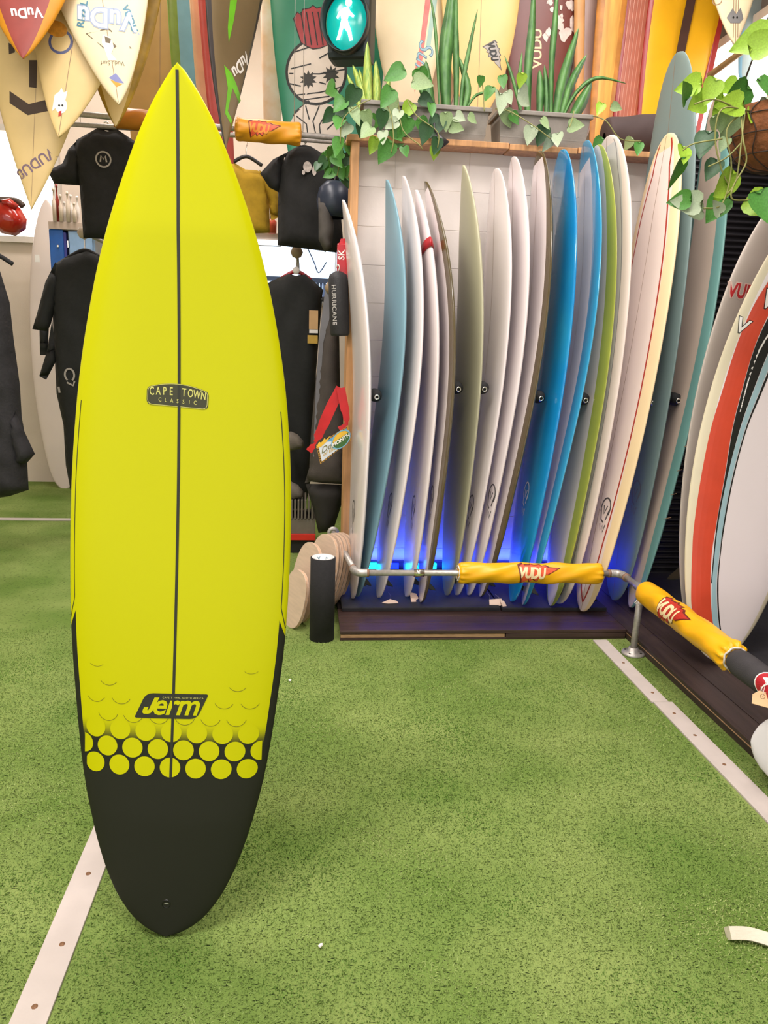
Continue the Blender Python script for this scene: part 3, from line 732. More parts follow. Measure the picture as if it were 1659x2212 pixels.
stripe(r2, [(560, 1693, 1730), (612, 1659, 1693), (665, 1628, 1668), (743, 1595, 1633), (847, 1562, 1602), (928, 1538, 1582), (1032, 1517, 1565), (1137, 1502, 1547), (1196, 1498, 1538), (1260, 1496, 1535), (1320, 1497, 1537), (1380, 1512, 1546)],
       mat('orange_red', 'd64a2c', .35, .04), 'orange_stripe')
stripe(r2, [(560, 1738, 1790), (665, 1672, 1712), (743, 1634, 1668), (847, 1603, 1626), (928, 1583, 1598), (1032, 1566, 1571), (1137, 1548, 1551), (1260, 1536, 1538)], BLACK, 'black_stripe')
stripe(r2, [(620, 1743, 1756), (743, 1670, 1684), (847, 1627, 1640), (928, 1599, 1609), (1032, 1571, 1581), (1137, 1551, 1562), (1196, 1542, 1554), (1260, 1538, 1548), (1330, 1538, 1550), (1390, 1548, 1558)],
       mat('pale_blue_stripe', '9fbfc6', .35, .03), 'blue_stripe')
stripe(r2, [(743, 1685, 1690), (847, 1641, 1646), (928, 1610, 1613), (1032, 1582, 1585), (1137, 1562, 1565), (1196, 1555, 1557), (1260, 1549, 1552), (1330, 1551, 1554), (1390, 1559, 1562)], BLACK, 'pinline')
stripe(r2, [(660, 1702, 1706), (743, 1646, 1650), (800, 1622, 1625), (890, 1598, 1600)], WHITEP, 'white_pinline')
x0, y0 = r1.px(1612, 632)
lo_ = decal('lettering', [xf(text2('VUDU', .085, shear=.1, bold=.09, sx=.9), x0, y0, 6)], lambda x, y: r1.deck(x, y, .0009), mat('pinkish_print', 'dcc0b4', .5), r1.root)
decal('lettering', [xf(text2('VUDU', .085, shear=.1, bold=.03, sx=.9), x0, y0, 6)], lambda x, y: r1.deck(x, y, .0016), mat('logo_red', 'b8242a', .5), lo_)
for u, v, sc in ((1606, 705, .085), (1662, 650, .10)):
    x0, y0 = r2.px(u, v)
    decal('lettering', [xf(text2('V', sc, bold=.05), x0, y0, -12)], lambda x, y: r2.deck(x, y, .0014), BLACK, r2.root)
    decal('lettering', [xf(text2('V', sc, bold=.015), x0, y0, -12)], lambda x, y: r2.deck(x, y, .0018), WHITEP, r2.root)
r1.fins(FINB, 3, .09); r2.fins(FINB, 3, .09)
# a pale board end poking in near the floor at the right edge, lying on its rail on the platform
a = PZ(1634, 1640, .15)
r3 = Board('surfboard', 'pale grey rounded board end low at the right edge of the picture', (1.475, 2.15, .155), (2.40, 1.15, .30), (-.62, -.62, .35), .42, RD, nr=.03, tr=.02, th=.05, mats=[PGREY, PGREY], ns=30, nring=24)
# white bent timber on the turf
p = [PZ(1572, 2016, .014), PZ(1610, 2017, .014), PZ(1650, 2027, .014), PZ(1700, 2046, .014), PZ(1760, 2075, .014)]
V, Fc = tube_data(smooth_path(p, 4), .0205, 4); o = mesh('timber_leg', V, Fc, mat('chipped_white_paint', 'dcd2bd', .6, .05, 14, bump=.1))
tag(o, 'white painted bent timber leg lying on the turf at lower right', 'timber')
o.data.transform(Matrix.Identity(4))

# ================================================================ PIPE RAIL
YR, XR, ZR, PR = 3.45, 1.553, .322, .0145
rail = thing('pipe_rail', 'galvanised pipe rail round the board rack', 'rail', (XR, 3.215, 0))
off = -Vector(rail.location); pp = lambda *p: Vector(p) + off
tube('pipe', [pp(.30, YR, ZR), pp(XR - .05, YR, ZR)], PR, STEEL, rail)
tube('pipe', [pp(.245, YR + .05, ZR), pp(.172, 4.215, ZR)], PR, STEEL, rail)
tube('pipe', [pp(XR, YR - .05, ZR), pp(XR, .4, ZR)], PR, STEEL, rail)
tube('elbow', smooth_path([pp(.31, YR, ZR), pp(.275, YR, ZR), pp(.252, YR + .022, ZR), pp(.243, YR + .06, ZR)], 5), [.0195] * 16, STEEL, rail)
tube('elbow', smooth_path([pp(XR - .055, YR, ZR), pp(XR - .02, YR - .004, ZR), pp(XR - .002, YR - .025, ZR), pp(XR, YR - .06, ZR)], 5), [.0195] * 16, STEEL, rail)
for a, b in ((pp(.313, YR, ZR), pp(.303, YR, ZR)), (pp(.2425, YR + .063, ZR), pp(.2415, YR + .073, ZR)), (pp(XR - .066, YR, ZR), pp(XR - .054, YR, ZR)), (pp(XR, YR - .072, ZR), pp(XR, YR - .06, ZR))):
    tube('collar', [a, b], .0205, mat('rusty_collar', '8a6a55', .6, .2, 60), rail)
tube('tee', [pp(XR, 3.262, ZR), pp(XR, 3.17, ZR)], .0205, STEEL, rail); tube('tee_branch', [pp(XR, 3.215, ZR), pp(XR, 3.215, ZR - .045)], .019, STEEL, rail)
x0 = PY(905, 1237, YR)[0]; tube('coupling', [pp(x0 - .025, YR, ZR), pp(x0 + .025, YR, ZR)], .0185, CHROME, rail)
tube('post', [pp(XR - .006, 3.215, 0.012), pp(XR, 3.215, ZR)], .0155, STEEL, rail)
flange = lathe('foot_flange', [(0, .034), (.022, .034), (.024, .016), (.05, .012), (.054, .004), (.052, 0), (0, 0)], STEEL, rail, mw=Matrix.Translation(pp(XR - .006, 3.215, 0)))
for k in range(4):
    a = math.radians(45 + 90 * k); lathe('bolt_hole', [(0, .0005), (.006, .0005), (.0065, 0)], BLACK, flange, seg=10, mw=Matrix.Translation(pp(XR - .006 + .037 * math.cos(a), 3.215 + .037 * math.sin(a), .0140)))
lathe('wall_flange', [(.018, 0), (.03, 0), (.034, .006), (.034, .012)], STEEL, rail, mw=Matrix.Translation(pp(.171, 4.205, ZR)) @ Matrix.Rotation(-math.pi / 2, 4, 'X'))
tube('cable_tie', smooth_path([pp(XR - .02, 3.2, ZR - .05), pp(XR - .035, 3.19, ZR - .06), pp(XR, 3.19, ZR - .066), pp(XR + .02, 3.2, ZR - .055)]), .002, WHITEM, rail, seg=6)

def pad(p, q, R, m, label, name='foam_pad', gather=(.012, .012), wr=.004, seed=0):
    p, q = Vector(p), Vector(q); mw = frame_along(p, q); L = (q - p).length
    t = thing(name, label, 'pad', mw=mw); rg = np.random.default_rng(seed); ph = rg.uniform(0, 6, 6)
    n, seg = 70, 40; V, Fc = [], []
    prof = [(0, .45)] + [(x, 1.) for x in np.linspace(.006, L - .006, n)] + [(L, .45)]
    def rad(x, a):
        e = min(x, L - x); k = math.sqrt(max(0, 1 - max(0, 1 - e / .022) ** 2)) * .45 + .55 if e < .022 else 1
        wv = wr * (math.sin(3 * a + 9 * x / L + ph[0]) * math.sin(17 * x + ph[1]) + .6 * math.sin(2 * a - 31 * x + ph[2]) + .4 * math.sin(5 * a + 43 * x + ph[3]))
        ga = (gather[0] if x < L / 2 else gather[1]) * max(0, 1 - e / .07) ** 1.5 * math.sin(11 * a + ph[4]) * .45
        return max(.3 * R, (R + wv * min(1, e / .03) + ga) * k)
    for x, kk in prof:
        for k in range(seg):
            a = 2 * math.pi * k / seg; r = rad(x, a) * kk; V.append((r * math.cos(a), r * math.sin(a), x))
    for i in range(len(prof) - 1):
        for k in range(seg):
            k2 = (k + 1) % seg; Fc.append((i * seg + k, i * seg + k2, (i + 1) * seg + k2, (i + 1) * seg + k))
    mesh('cover', V, Fc, m, t, smooth=True)
    def fmap(x, y, o, z0=0., a0=0., flip=1):
        # x along the pad, y round it
        z = z0 + x * flip; a = a0 + y / R; r = rad(min(max(z, .001), L - .001), a) + o + .0012; return (r * math.cos(a), r * math.sin(a), z)
    return t, fmap, L
def hem(t, z, R, seg=36):
    pts = [(R * math.cos(2 * math.pi * k / seg), R * math.sin(2 * math.pi * k / seg), z + .003 * math.sin(5 * k)) for k in range(seg + 1)]
    tube('hem', pts, .004, mat('white_hem', 'ded3c8', .7), t, seg=6)
xa, xb = PY(988, 1240, YR)[0], PY(1300, 1240, YR)[0]
t, fm, L = pad((xa, YR, ZR), (xb, YR, ZR), .049, YPAD, 'yellow vinyl foam pad with a red flash logo on the front pipe', seed=1, wr=.0035)
hem(t, .004, .034)
# local x of the frame for a pad along +X is (0,1,0) x ... find the angle that faces the camera
def face_angle(mw, p):
    v = mw.to_3x3().inverted() @ (Vector(CAMP) - Vector(p)); return math.atan2(v.y, v.x)
mw = t.matrix_world; xm = PY(1153, 1240, YR)[0]; a0 = face_angle(mw, (xm, YR, ZR))
def up_sign(mw, a0):
    # does a growing angle climb towards world +Z on the facing side?
    d = mw.to_3x3() @ Vector((-math.sin(a0), math.cos(a0), 0)); return 1 if d.z > 0 else -1
us = up_sign(mw, a0)
LOGO_DK = mat('logo_dark_red', '6d1d14', .5)
vudu(lambda x, y, o: fm(x, y * us, o, xm - xa, a0), .21, LOGO_DK, ORP, CREAMP, t)
ya = PX(1393, 1280, XR)[1]; yb_ = 2.42
t2, fm2, L2 = pad((XR, ya, ZR), (XR, yb_, ZR), .054, YPAD, 'yellow vinyl foam pad on the side pipe with a gathered end', seed=5, wr=.0025, gather=(.0, .03))
hem(t2, L2 - .003, .043)
mw2 = t2.matrix_world; ym = PX(1468, 1345, XR)[1]; a0 = face_angle(mw2, (XR, ym, ZR)) ; us2 = up_sign(mw2, a0)
vudu(lambda x, y, o: fm2(x, (y - .012) * us2, o, ya - ym, a0), .25, LOGO_DK, REDP, CREAMP, t2)
t3, fm3, L3 = pad((XR, yb_ - .001, ZR), (XR, .6, ZR), .048, mat('charcoal_foam', '3a3739', .85, .1, 20, bump=.2, bscale=300), 'charcoal foam pad with a red round badge on the side pipe', seed=8, wr=.001, gather=(0, 0))
mw3 = t3.matrix_world; a0 = face_angle(mw3, (XR, 2.2, ZR)); us3 = up_sign(mw3, a0); zc = yb_ - 2.17
bdg = decal('badge', [disc2(0, 0, .058, .052)], lambda x, y: fm3(x, (y - .004) * us3, .0006, zc, a0), WHITEP, t3)
decal('badge', [disc2(0, 0, .052, .046)], lambda x, y: fm3(x, (y - .004) * us3, .0011, zc, a0), mat('badge_red', 'b81f2d', .45), bdg)
decal('badge_print', [poly2([(-.03, .01), (.0, .028), (.03, .03), (.0, .012), (.035, .0), (.0, .002)], .01), stroke2(arc_pts(.03, -.03, .04, 100, 190, 10), .006)], lambda x, y: fm3(x, (y - .004) * us3, .0016, zc, a0), WHITEP, bdg)
p = PX(1648, 1510, XR - .06); 
tg = thing('price_tag', 'cream wooden swing tag hanging below the charcoal pad', 'tag', p); tg.rotation_euler = (math.radians(-30), 0, math.radians(-35))
prism('card', [(-.03, -.022), (.05, -.026), (.05, .022), (-.015, .024), (-.032, .008)], .004, mat('tag_wood', 'dfb98a', .6, .08), tg, bevel=.001)
lathe('eyelet', [(.003, -.001), (.006, -.0015), (.0075, 0)], RUST, tg, seg=12, mw=Matrix.Translation((-.002, -.001, .008)) @ Matrix.Rotation(math.pi / 2, 4, 'X'))
tube('string', smooth_path([(-.002, -.002, .008), (0, -.004, .04), (.004, 0, .07)]), .001, WHITEM, tg, seg=5)

# ================================================================ HUNG AND STORED BOARDS ABOVE
FOAM = mat('aged_foam', 'dfc184', .4, .08, 4); FOAM2 = mat('pale_foam', 'ecd8b0', .4, .05, 4); OCHRE = mat('ochre_foam', 'c49a58', .45, .12, 3)
def hung(label, tip, up, Y, W, fn=SHORT, deck=FOAM, rail=None, rf=.85, L=1.9, tip_is='nose', yaw=0., th=.05, nr=.06, tr=.03, grp='boards hung overhead', tilt=0.):
    # tip: photo pixel of the lower end at depth Y, up: a pixel further up its centre line
    a, b = PY(*tip, Y), PY(*up, Y); d = b - a; d[1] = tilt; d /= np.linalg.norm(d); far = a + d * L
    T, N = (far, a) if tip_is == 'nose' else (a, far)
    n = (math.sin(yaw), -math.cos(yaw), 0)
    return Board('surfboard', label, T, N, n, W, fn, nr=nr, tr=tr, th=th, mats=[deck, rail or deck], zone=lambda s, c, sd: 1 if abs(c) > rf else 0, cs=[rf], ns=40, nring=28, group=grp)
h2 = hung('cream board with dark tape strips hanging nose down at the far left', (68, 453), (80, 60), 4.30, .56, GUN, FOAM, L=2.2)
h3 = hung('cream board with a small cartoon sticker hanging left of the white logo board', (127, 297), (170, 0), 4.18, .56, SHORT, FOAM, L=2.0)
h1 = hung('red board with a broad yellow rail, top left corner', (50, 127), (48, 0), 4.05, .70, SHORT, mat('faded_red', '96423a', .4, .08), mat('yellow_rail', 'cf8a16', .4, .06), rf=.68, L=1.9)
h5 = hung('yellow and olive railed board hanging behind the white logo board', (250, 274), (247, 0), 4.44, .52, SHORT, FOAM, mat('yellow_olive', 'b08a22', .4, .25, 12), rf=.72, L=2.0)
h4 = hung('cream board with white block lettering and a diamond sticker, hanging nose down', (257, 226), (222, 10), 4.12, .58, SHORT, FOAM2, L=1.95)
TAPE = mat('dark_tape', '4a3a2e', .7, .1)
def pxshape(b, pts): return poly2([b.px(u, v) for u, v in pts], .03)
def pxstroke(b, pts, wpx, Y): return stroke2([b.px(u, v) for u, v in pts], wpx * Y / F)
def ondeck(b, o=.0008): return lambda x, y: b.deck(x, y, o)
decal('tape', [pxshape(h2, [(63, 130), (80, 130), (79, 190), (63, 188)])], ondeck(h2), TAPE, h2.root)
decal('tape', [pxshape(h2, [(20, 196), (62, 225), (98, 216), (103, 240), (60, 249), (20, 222)])], ondeck(h2), TAPE, h2.root)
decal('tape', [pxshape(h2, [(18, 92), (32, 100), (32, 113), (19, 117)])], ondeck(h2), TAPE, h2.root)
def lettering(b, body, u, v, size_px, ang, m, Y, o=.001, **k):
    x, y = b.px(u, v); decal('lettering', [xf(text2(body, size_px * Y / F, **k), x, y, ang)], ondeck(b, o), m, b.root)
lettering(h2, 'VUDU8', 76, 352, 26, 40, mat('purple_print', '7d6575', .5), 4.3, bold=.02)
decal('sticker_ring', [stroke2([h3.px(*p) for p in arc_pts(131, 90, 24, 0, 360, 24)], .012)], ondeck(h3), mat('sticker_navy', '5a5f86', .5), h3.root)
decal('sticker_fade', [disc2(*h3.px(122, 62), .05, .035)], ondeck(h3, .0012), mat('sticker_orange', 'e39a2e', .5, .2, 30), h3.root)
decal('sticker_face', [disc2(*h3.px(132, 228), .028, .035)], ondeck(h3), WHITEP, h3.root)
decal('sticker_hair', [pxshape(h3, [(112, 240), (118, 205), (128, 198), (133, 190), (138, 200), (146, 196), (142, 215)])], ondeck(h3, .0011), WHITEP, h3.root)
decal('sticker_tongue', [pxshape(h3, [(127, 241), (133, 239), (132, 250), (126, 252)])], ondeck(h3, .0014), REDP, h3.root)
for u in (128, 135): decal('sticker_eye', [disc2(*h3.px(u, 228), .005, .005, 10)], ondeck(h3, .0016), BLACK, h3.root)
lettering(h1, 'VuDu', 57, 27, 24, 10, WHITEP, 4.05, bold=.03)
lettering(h4, 'VuDu', 231, 38, 46, -10, mat('outline_grey', '9aa6bd', .5), 4.12, bold=.075, o=.0009)
lettering(h4, 'VuDu', 231, 38, 46, -10, WHITEP, 4.12, bold=.02, o=.0015)
lettering(h4, 'RIVAL', 178, 30, 18, 250, BLUEP, 4.12, bold=.03); lettering(h4, 'VUDU', 280, 40, 17, 105, BLUEP, 4.12, bold=.03)
decal('diamond_sticker', [pxstroke(h4, [(186, 72), (234, 62), (283, 103), (236, 113), (186, 72)], 2.6, 4.12)], ondeck(h4), mat('sticker_brown', '6d5f47', .5), h4.root)
decal('sticker_figure', [pxshape(h4, [(222, 76), (238, 80), (246, 102), (240, 116), (246, 122), (252, 130), (234, 130), (228, 112), (220, 92)])], ondeck(h4, .0012), WHITEP, h4.root)
decal('sticker_figure', [pxshape(h4, [(226, 78), (240, 84), (238, 94), (228, 92)]), pxshape(h4, [(244, 92), (252, 100), (246, 104)])], ondeck(h4, .0016), mat('sticker_brown', '6d5f47'), h4.root)
lettering(h4, 'Vudu Surf', 243, 136, 11, -6, mat('sticker_brown', '6d5f47'), 4.12)
decal('sticker_wave', [pxshape(h4, [(235, 168), (250, 158), (268, 180), (252, 178)])], ondeck(h4), mat('sticker_blue', '7f83b4', .5), h4.root)
decal('sticker_sun', [pxshape(h4, [(238, 172), (264, 182), (252, 188)])], ondeck(h4), mat('sticker_orange', 'e39a2e'), h4.root)
h4.stringer(STRG, .003); h2.stringer(STRG, .002); h3.stringer(STRG, .003)

o1 = hung('large ochre foam board standing behind the yellow nose', (345, 420), (345, 0), 5.75, .50, SQ, OCHRE, L=2.9, tip_is='tail'); o1.stringer(STRG, .004)
o2 = hung('board with a pale blue and green rail beside the ochre board', (428, 420), (414, 0), 5.6, .30, SQ, mat('pale_blue_board', '7fb0bf', .4, .05), mat('green_rail', '7c9a3c', .4, .1), rf=.62, L=2.9, tip_is='tail', yaw=.5)
o3 = hung('slim pinkish wooden board left of the red one', (462, 420), (441, 0), 5.5, .16, SQ, mat('pink_wood', 'd9ae86', .45, .1, 6), L=2.9, tip_is='tail', yaw=.7)
o4 = hung('faded red board standing between the wooden and olive boards', (492, 440), (466, 0), 5.4, .20, SQ, mat('faded_red2', 'b8483f', .4, .06), L=2.9, tip_is='tail', yaw=.6)
o5 = hung('olive brown board with green flash decals and a black rail, nose down', (487, 322), (520, 40), 4.75, .52, GUN, mat('olive_brown', '7a6746', .35, .12, 3), mat('charcoal_rail', '3a3330', .35), rf=.86, L=2.4, yaw=.95, nr=.12)
LG = mat('lime_flash', '6fc020', .4, .1)
for pts in ([(497, 0), (512, 0), (504, 48), (494, 92), (492, 60)], [(484, 140), (500, 158), (526, 218), (520, 226), (502, 190), (492, 240), (506, 268), (502, 274), (486, 245), (492, 190)]):
    decal('green_flash', [pxshape(o5, pts)], ondeck(o5), LG, o5.root)
lettering(o5, 'VuDu', 522, 138, 30, 50, WHITEP, 4.75, bold=.03)
o6 = hung('cream and wood veneer board left of the green painted board', (588, 300), (588, 0), 5.7, .17, SQ, mat('veneer', 'd8b184', .45, .1, 5, col2='e6d7c8'), L=2.6, tip_is='tail')
o7 = hung('wide green board painted with a bandaged cartoon figure and red mohawk', (716, 420), (712, 0), 5.45, .76, SQ, mat('painted_green', '2d8a6b', .4, .08, 3), L=2.9, tip_is='tail', th=.06, nr=.03)
CRM = mat('bandage_cream', 'dcd0c2', .5, .04); Y7 = 5.45
hd = arc_pts(683, 155, 64, 0, 360, 32, ry=70)
decal('painted_head', [pxshape(o7, hd[:-1])], ondeck(o7), CRM, o7.root); decal('painted_line', [pxstroke(o7, hd, 5, Y7)], ondeck(o7, .0014), BLACK, o7.root)
bd = [(668, 218), (640, 240), (622, 272), (632, 300), (660, 320), (690, 332), (730, 330), (745, 300), (742, 260), (720, 226)]
decal('painted_body', [pxshape(o7, bd)], ondeck(o7), CRM, o7.root); decal('painted_line', [pxstroke(o7, bd, 4, Y7)], ondeck(o7, .0014), BLACK, o7.root)
mo = [(634, 40), (642, 26), (650, 32), (654, 20), (668, 18), (676, 12), (684, 18), (700, 14), (702, 50), (707, 98), (692, 104), (676, 106), (662, 100), (650, 92)]
decal('painted_mohawk', [pxshape(o7, mo)], ondeck(o7, .0018), mat('mohawk_red', 'a43a3c', .5, .12), o7.root); decal('painted_line', [pxstroke(o7, mo + mo[:1], 2, Y7)], ondeck(o7, .0024), BLACK, o7.root)
for u in (655, 667, 680, 692): decal('painted_line', [pxstroke(o7, [(u - 5, 26), (u + 6, 98)], 2.4, Y7)], ondeck(o7, .0026), BLACK, o7.root)
for u, v in ((666, 172), (715, 162)):
    st = []
    for k in range(20): a = 2 * math.pi * k / 20; q = 21 if k % 2 else 12; st.append((u + q * .9 * math.cos(a), v + q * math.sin(a)))
    decal('painted_eye', [pxshape(o7, st)], ondeck(o7, .0018), mat('eye_dark', '2c2a1f', .5), o7.root)
for l_ in ([(628, 148), (672, 138)], [(625, 158), (690, 160), (745, 150)], [(636, 112), (668, 102)], [(690, 126), (728, 104)], [(626, 180), (650, 186)], [(690, 178), (704, 182)], [(640, 205), (690, 200), (738, 188)], [(655, 216), (712, 208)],
           [(640, 250), (662, 268), (666, 300)], [(630, 265), (652, 285), (660, 312)], [(690, 228), (676, 262), (684, 300)], [(712, 232), (690, 270), (694, 310)], [(738, 250), (706, 280)], [(660, 228), (668, 258)]):
    decal('painted_line', [pxstroke(o7, l_, 2.4, Y7)], ondeck(o7, .0022), BLACK, o7.root)

q1 = hung('cream board with a pink stripe and pale blue script, behind the planters', (882, 262), (886, 0), 5.0, .46, outline_fn(.5, 2.6, .6, .3, 12.), FOAM2, L=2.2)
decal('pink_stripe', [pxshape(q1, [(920, -10), (932, -10), (914, 120), (905, 168), (896, 200), (892, 170), (905, 110)])], ondeck(q1), mat('pink_fade', 'dd7a72', .45, .15, 20), q1.root)
decal('blue_stripe', [pxshape(q1, [(936, -10), (946, -10), (930, 100), (920, 102)])], ondeck(q1), mat('sea_green_stripe', 'a3c2b4', .45), q1.root)
lettering(q1, 'Surf', 914, 128, 44, 78, BLUEP, 5.0, bold=.01, shear=.3); lettering(q1, 'Surf', 914, 128, 44, 78, mat('pale_blue_script', '9fc0cc', .5), 5.0, bold=-.012, shear=.3, o=.0016)
q2 = hung('narrow cream board between the striped and the logo boards', (955, 260), (962, 0), 5.15, .30, outline_fn(.5, 2.6, .6, .3, 12.), mat('mauve_cream', 'dcc4a4', .45, .05), mat('mauve_rail', '9a7a70', .45), rf=.9, L=2.2)
q3 = hung('cream board with a grey flash logo sticker behind the snake plants', (1030, 262), (1041, 0), 4.95, .50, outline_fn(.5, 2.6, .65, .3, 12.), mat('honey_foam', 'e8c27a', .4, .08, 3), L=2.2); q3.stringer(STRG, .003)
x0, y0 = q3.px(1066, 118); vudu(lambda x, y, o: q3.deck(x, y, o), .17, mat('logo_edge', '5c5750', .5), mat('logo_grey', 'a9a29a', .5), BLACK, q3.root, cx=x0, cy=y0, ang=112)
q4 = hung('maroon board with peeling silver patches', (1160, 300), (1174, 0), 5.05, .50, SQ, mat('maroon', '6f3328', .4, .1, 4), mat('maroon_rail', '553026', .4), rf=.9, L=2.3, tip_is='tail')
PEEL = mat('peeling_silver', 'd9c7bd', .35, .1, 40)
for k in range(16):
    u, v = random.uniform(1178, 1242), random.uniform(-5, 84); r = random.uniform(5, 15); n = 9
    decal('peeled_patch', [pxshape(q4, [(u + r * random.uniform(.4, 1) * math.cos(6.283 * i / n), v + 1.3 * r * random.uniform(.4, 1) * math.sin(6.283 * i / n)) for i in range(n)])], ondeck(q4, .0008 + k * .0002), PEEL, q4.root)
lettering(q4, 'VUDU', 1161, 105, 26, 92, CREAMP, 5.05, bold=.02)
q5 = hung('slim raw wood board edge beside the maroon board', (1252, 300), (1257, 0), 5.0, .07, SQ, mat('raw_wood', 'c9945c', .5, .12, 6), L=2.2, tip_is='tail', th=.04)
q6 = hung('grey mauve board leaning beside the wooden one', (1250, 300), (1284, 0), 5.1, .20, SQ, mat('grey_mauve', 'a98f86', .45, .1, 5), L=2.2, tip_is='tail')
q7 = hung('yellowed timber board with dark cracks leaning left', (1292, 330), (1328, 0), 4.95, .19, SQ, mat('yellow_timber', 'd8a04c', .45, .25, 4, stretch=(6, .5, 6)), mat('yellow_timber_edge', 'b87a34', .5, .2), rf=.55, L=2.2, tip_is='tail')
q8 = hung('salmon pinstriped board with a red rail', (1345, 330), (1387, 0), 5.0, .25, SQ, mat('salmon', 'b8705a', .45, .06), mat('crimson_rail', '9c2a24', .35), rf=.6, L=2.2, tip_is='tail')
for k in range(7):
    decal('pinstripe', [stroke2([(-.07 + .022 * k, .1), (-.07 + .022 * k, 2.1)], .004)], ondeck(q8), mat('pale_pinstripe', 'cf9480', .5), q8.root)
q9 = hung('bright yellow board with a brown centre band and red rail', (1425, 330), (1492, 0), 4.9, .50, SQ, mat('bright_yellow_board', 'e9ad14', .35, .07, 4), mat('crimson_rail', '9c2a24'), rf=.88, L=2.4, tip_is='tail')
decal('brown_band', [stroke2([(0, .05), (0, 2.3)], .055)], ondeck(q9), mat('brown_band', '4a3026', .4, .1), q9.root)
decal('red_band', [stroke2([(.215, .05), (.215, 2.3)], .03)], ondeck(q9), mat('crimson_rail', '9c2a24'), q9.root)
q0 = hung('cream board with triple stringers hanging nose down at top right', (1587, 98), (1590, 0), 4.15, .46, SHORT, FOAM2, L=1.8)
for k in (-.012, 0, .012): q0.stringer(STRG, .004, x0=k)
decal('emblem', [pxshape(q0, [(1570, 38), (1582, 18), (1590, 30), (1600, 16), (1606, 40), (1598, 50), (1578, 50)])], ondeck(q0, .0012), GREYP, q0.root)
for u in (1584, 1592): decal('emblem_eye', [disc2(*q0.px(u, 38), .005, .006, 8)], ondeck(q0, .0016), BLACK, q0.root)
decal('scroll', [pxstroke(q0, arc_pts(1552, 0, 8, 0, 300, 12), 2, 4.15)], ondeck(q0), STRG, q0.root)
qa = hung('blue grey board end beyond the bamboo pole at right', (1612, 175), (1632, 0), 4.7, .16, SQ, mat('blue_grey', '8d9a98', .4, .06), mat('soft_blue', '6f9db4', .4), rf=.7, L=1.6, tip_is='tail')
qb = hung('bright blue board end in the top right corner', (1648, 140), (1680, 0), 4.8, .16, SHORT, mat('corner_blue', '4a93c4', .4, .06), L=1.6)
# the deck that carries the stored boards, out of sight behind the white wall
st = thing('storage_deck', 'timber storage deck above and behind the white wall', 'deck', (1.1, 5.0, 2.41))
box('deck_board', (-.6, -.48, 0), (1.45, .9, .04), PINE, st)
for x in (-.55, 1.35): box('deck_post', (x, .5, -2.41), (x + .07, .57, 0), PINE, st)
# board left against the far wall
wb = hung('white surfboard standing against the far wall behind the wetsuit', (140, 1057), (104, 500), 7.0, .44, PT, PINKW, L=2.45, tip_is='tail', nr=.05, grp=None)
decal('label_print', [xf(poly2([(-.02, -.03), (.02, -.03), (.02, .03), (-.02, .03)]), *wb.px(80, 558))], ondeck(wb), WHITEP, wb.root)

# ================================================================ PEDESTRIAN LIGHT
p = PY(747, 45, 4.6); tl = thing('pedestrian_light', 'green walking-man signal lamp glowing above the plants', 'signal lamp', tuple(p)); tl.rotation_euler = (0, 0, -.30)
HB = mat('signal_housing', '10211f', .5, .1)
box('housing', (-.115, .03, -.17), (.125, .20, .26), HB, tl, bevel=.03)
lathe('hood', [(.135, 0), (.15, .0), (.152, .12), (.146, .12), (.135, 0)], HB, tl, seg=40, mw=Matrix.Translation((0, .02, 0)) @ Matrix.Rotation(math.pi / 2, 4, 'X') @ Matrix.Diagonal((.86, 1.08, .55, 1)))
lens = lathe('lens', [(0, .03), (.05, .027), (.1, .014), (.128, 0)], mat('teal_lens', '008f86', .2, 0, emit=.5), tl, seg=40, mw=Matrix.Translation((0, .015, 0)) @ Matrix.Rotation(math.pi / 2, 4, 'X') @ Matrix.Diagonal((.86, 1.08, 1, 1)))
def man(x, y): return (x, -.022, y)
GLOW = mat('signal_white', 'd8fff8', .3, 0, emit=3.0)
wm = [(-.002, .056), (-.034, .034), (-.044, .008), (-.036, .002), (-.024, .022), (-.018, .0), (-.034, -.068), (-.044, -.096), (-.026, -.094), (-.006, -.036), (.016, -.062), (.028, -.102), (.044, -.098), (.034, -.05), (.014, -.004), (.02, .018), (.044, .006), (.05, .014), (.026, .038), (.02, .054)]
Vp, Fp = poly2(wm, .05); decal('walking_man', [(Vp, Fp), disc2(.018, .075, .018, n=16)], lambda x, y: man(x * 1.05, y * 1.05), GLOW, lens)
tube('bracket', [(0, .12, .26), (0, .12, .9)], .02, HB, tl)

# ================================================================ OVERHEAD RAILS
def pole(label, a, b, r, m, cat='pole', name='hanging_rail'):
    a, b = Vector(a), Vector(b); mw = frame_along(a, b); t = thing(name, label, cat, mw=mw); L = (b - a).length
    tube('pole', [(0, 0, 0), (0, 0, L)], r, m, t); return t, L
ra, rb_ = PY(60, 262, 5.09), PY(760, 309, 5.09)
t, L = pole('thin grey clothes rail across the back', ra, rb_, .014, STEEL, 'rail')
for z in (.3, L - .3): tube('suspension_wire', [(0, 0, z), t.matrix_world.inverted() @ Vector((*(t.matrix_world @ Vector((0, 0, z)))[:2], 4.3))], .002, STEEL, t, seg=5)
for z in (.02, L - .02): lathe('end_collar', [(.014, -.015), (.022, -.012), (.022, .012), (.014, .015)], STEEL, t, seg=14, mw=Matrix.Translation((0, 0, z)))
ra2, rb2 = PY(60, 236, 4.92), PY(745, 300, 4.92)
t, L = pole('upper grey rail wearing the foam pads', ra2, rb2, .016, STEEL, 'rail')
for z in (.3, L - .3): tube('suspension_wire', [(0, 0, z), t.matrix_world.inverted() @ Vector((*(t.matrix_world @ Vector((0, 0, z)))[:2], 4.3))], .002, STEEL, t, seg=5)
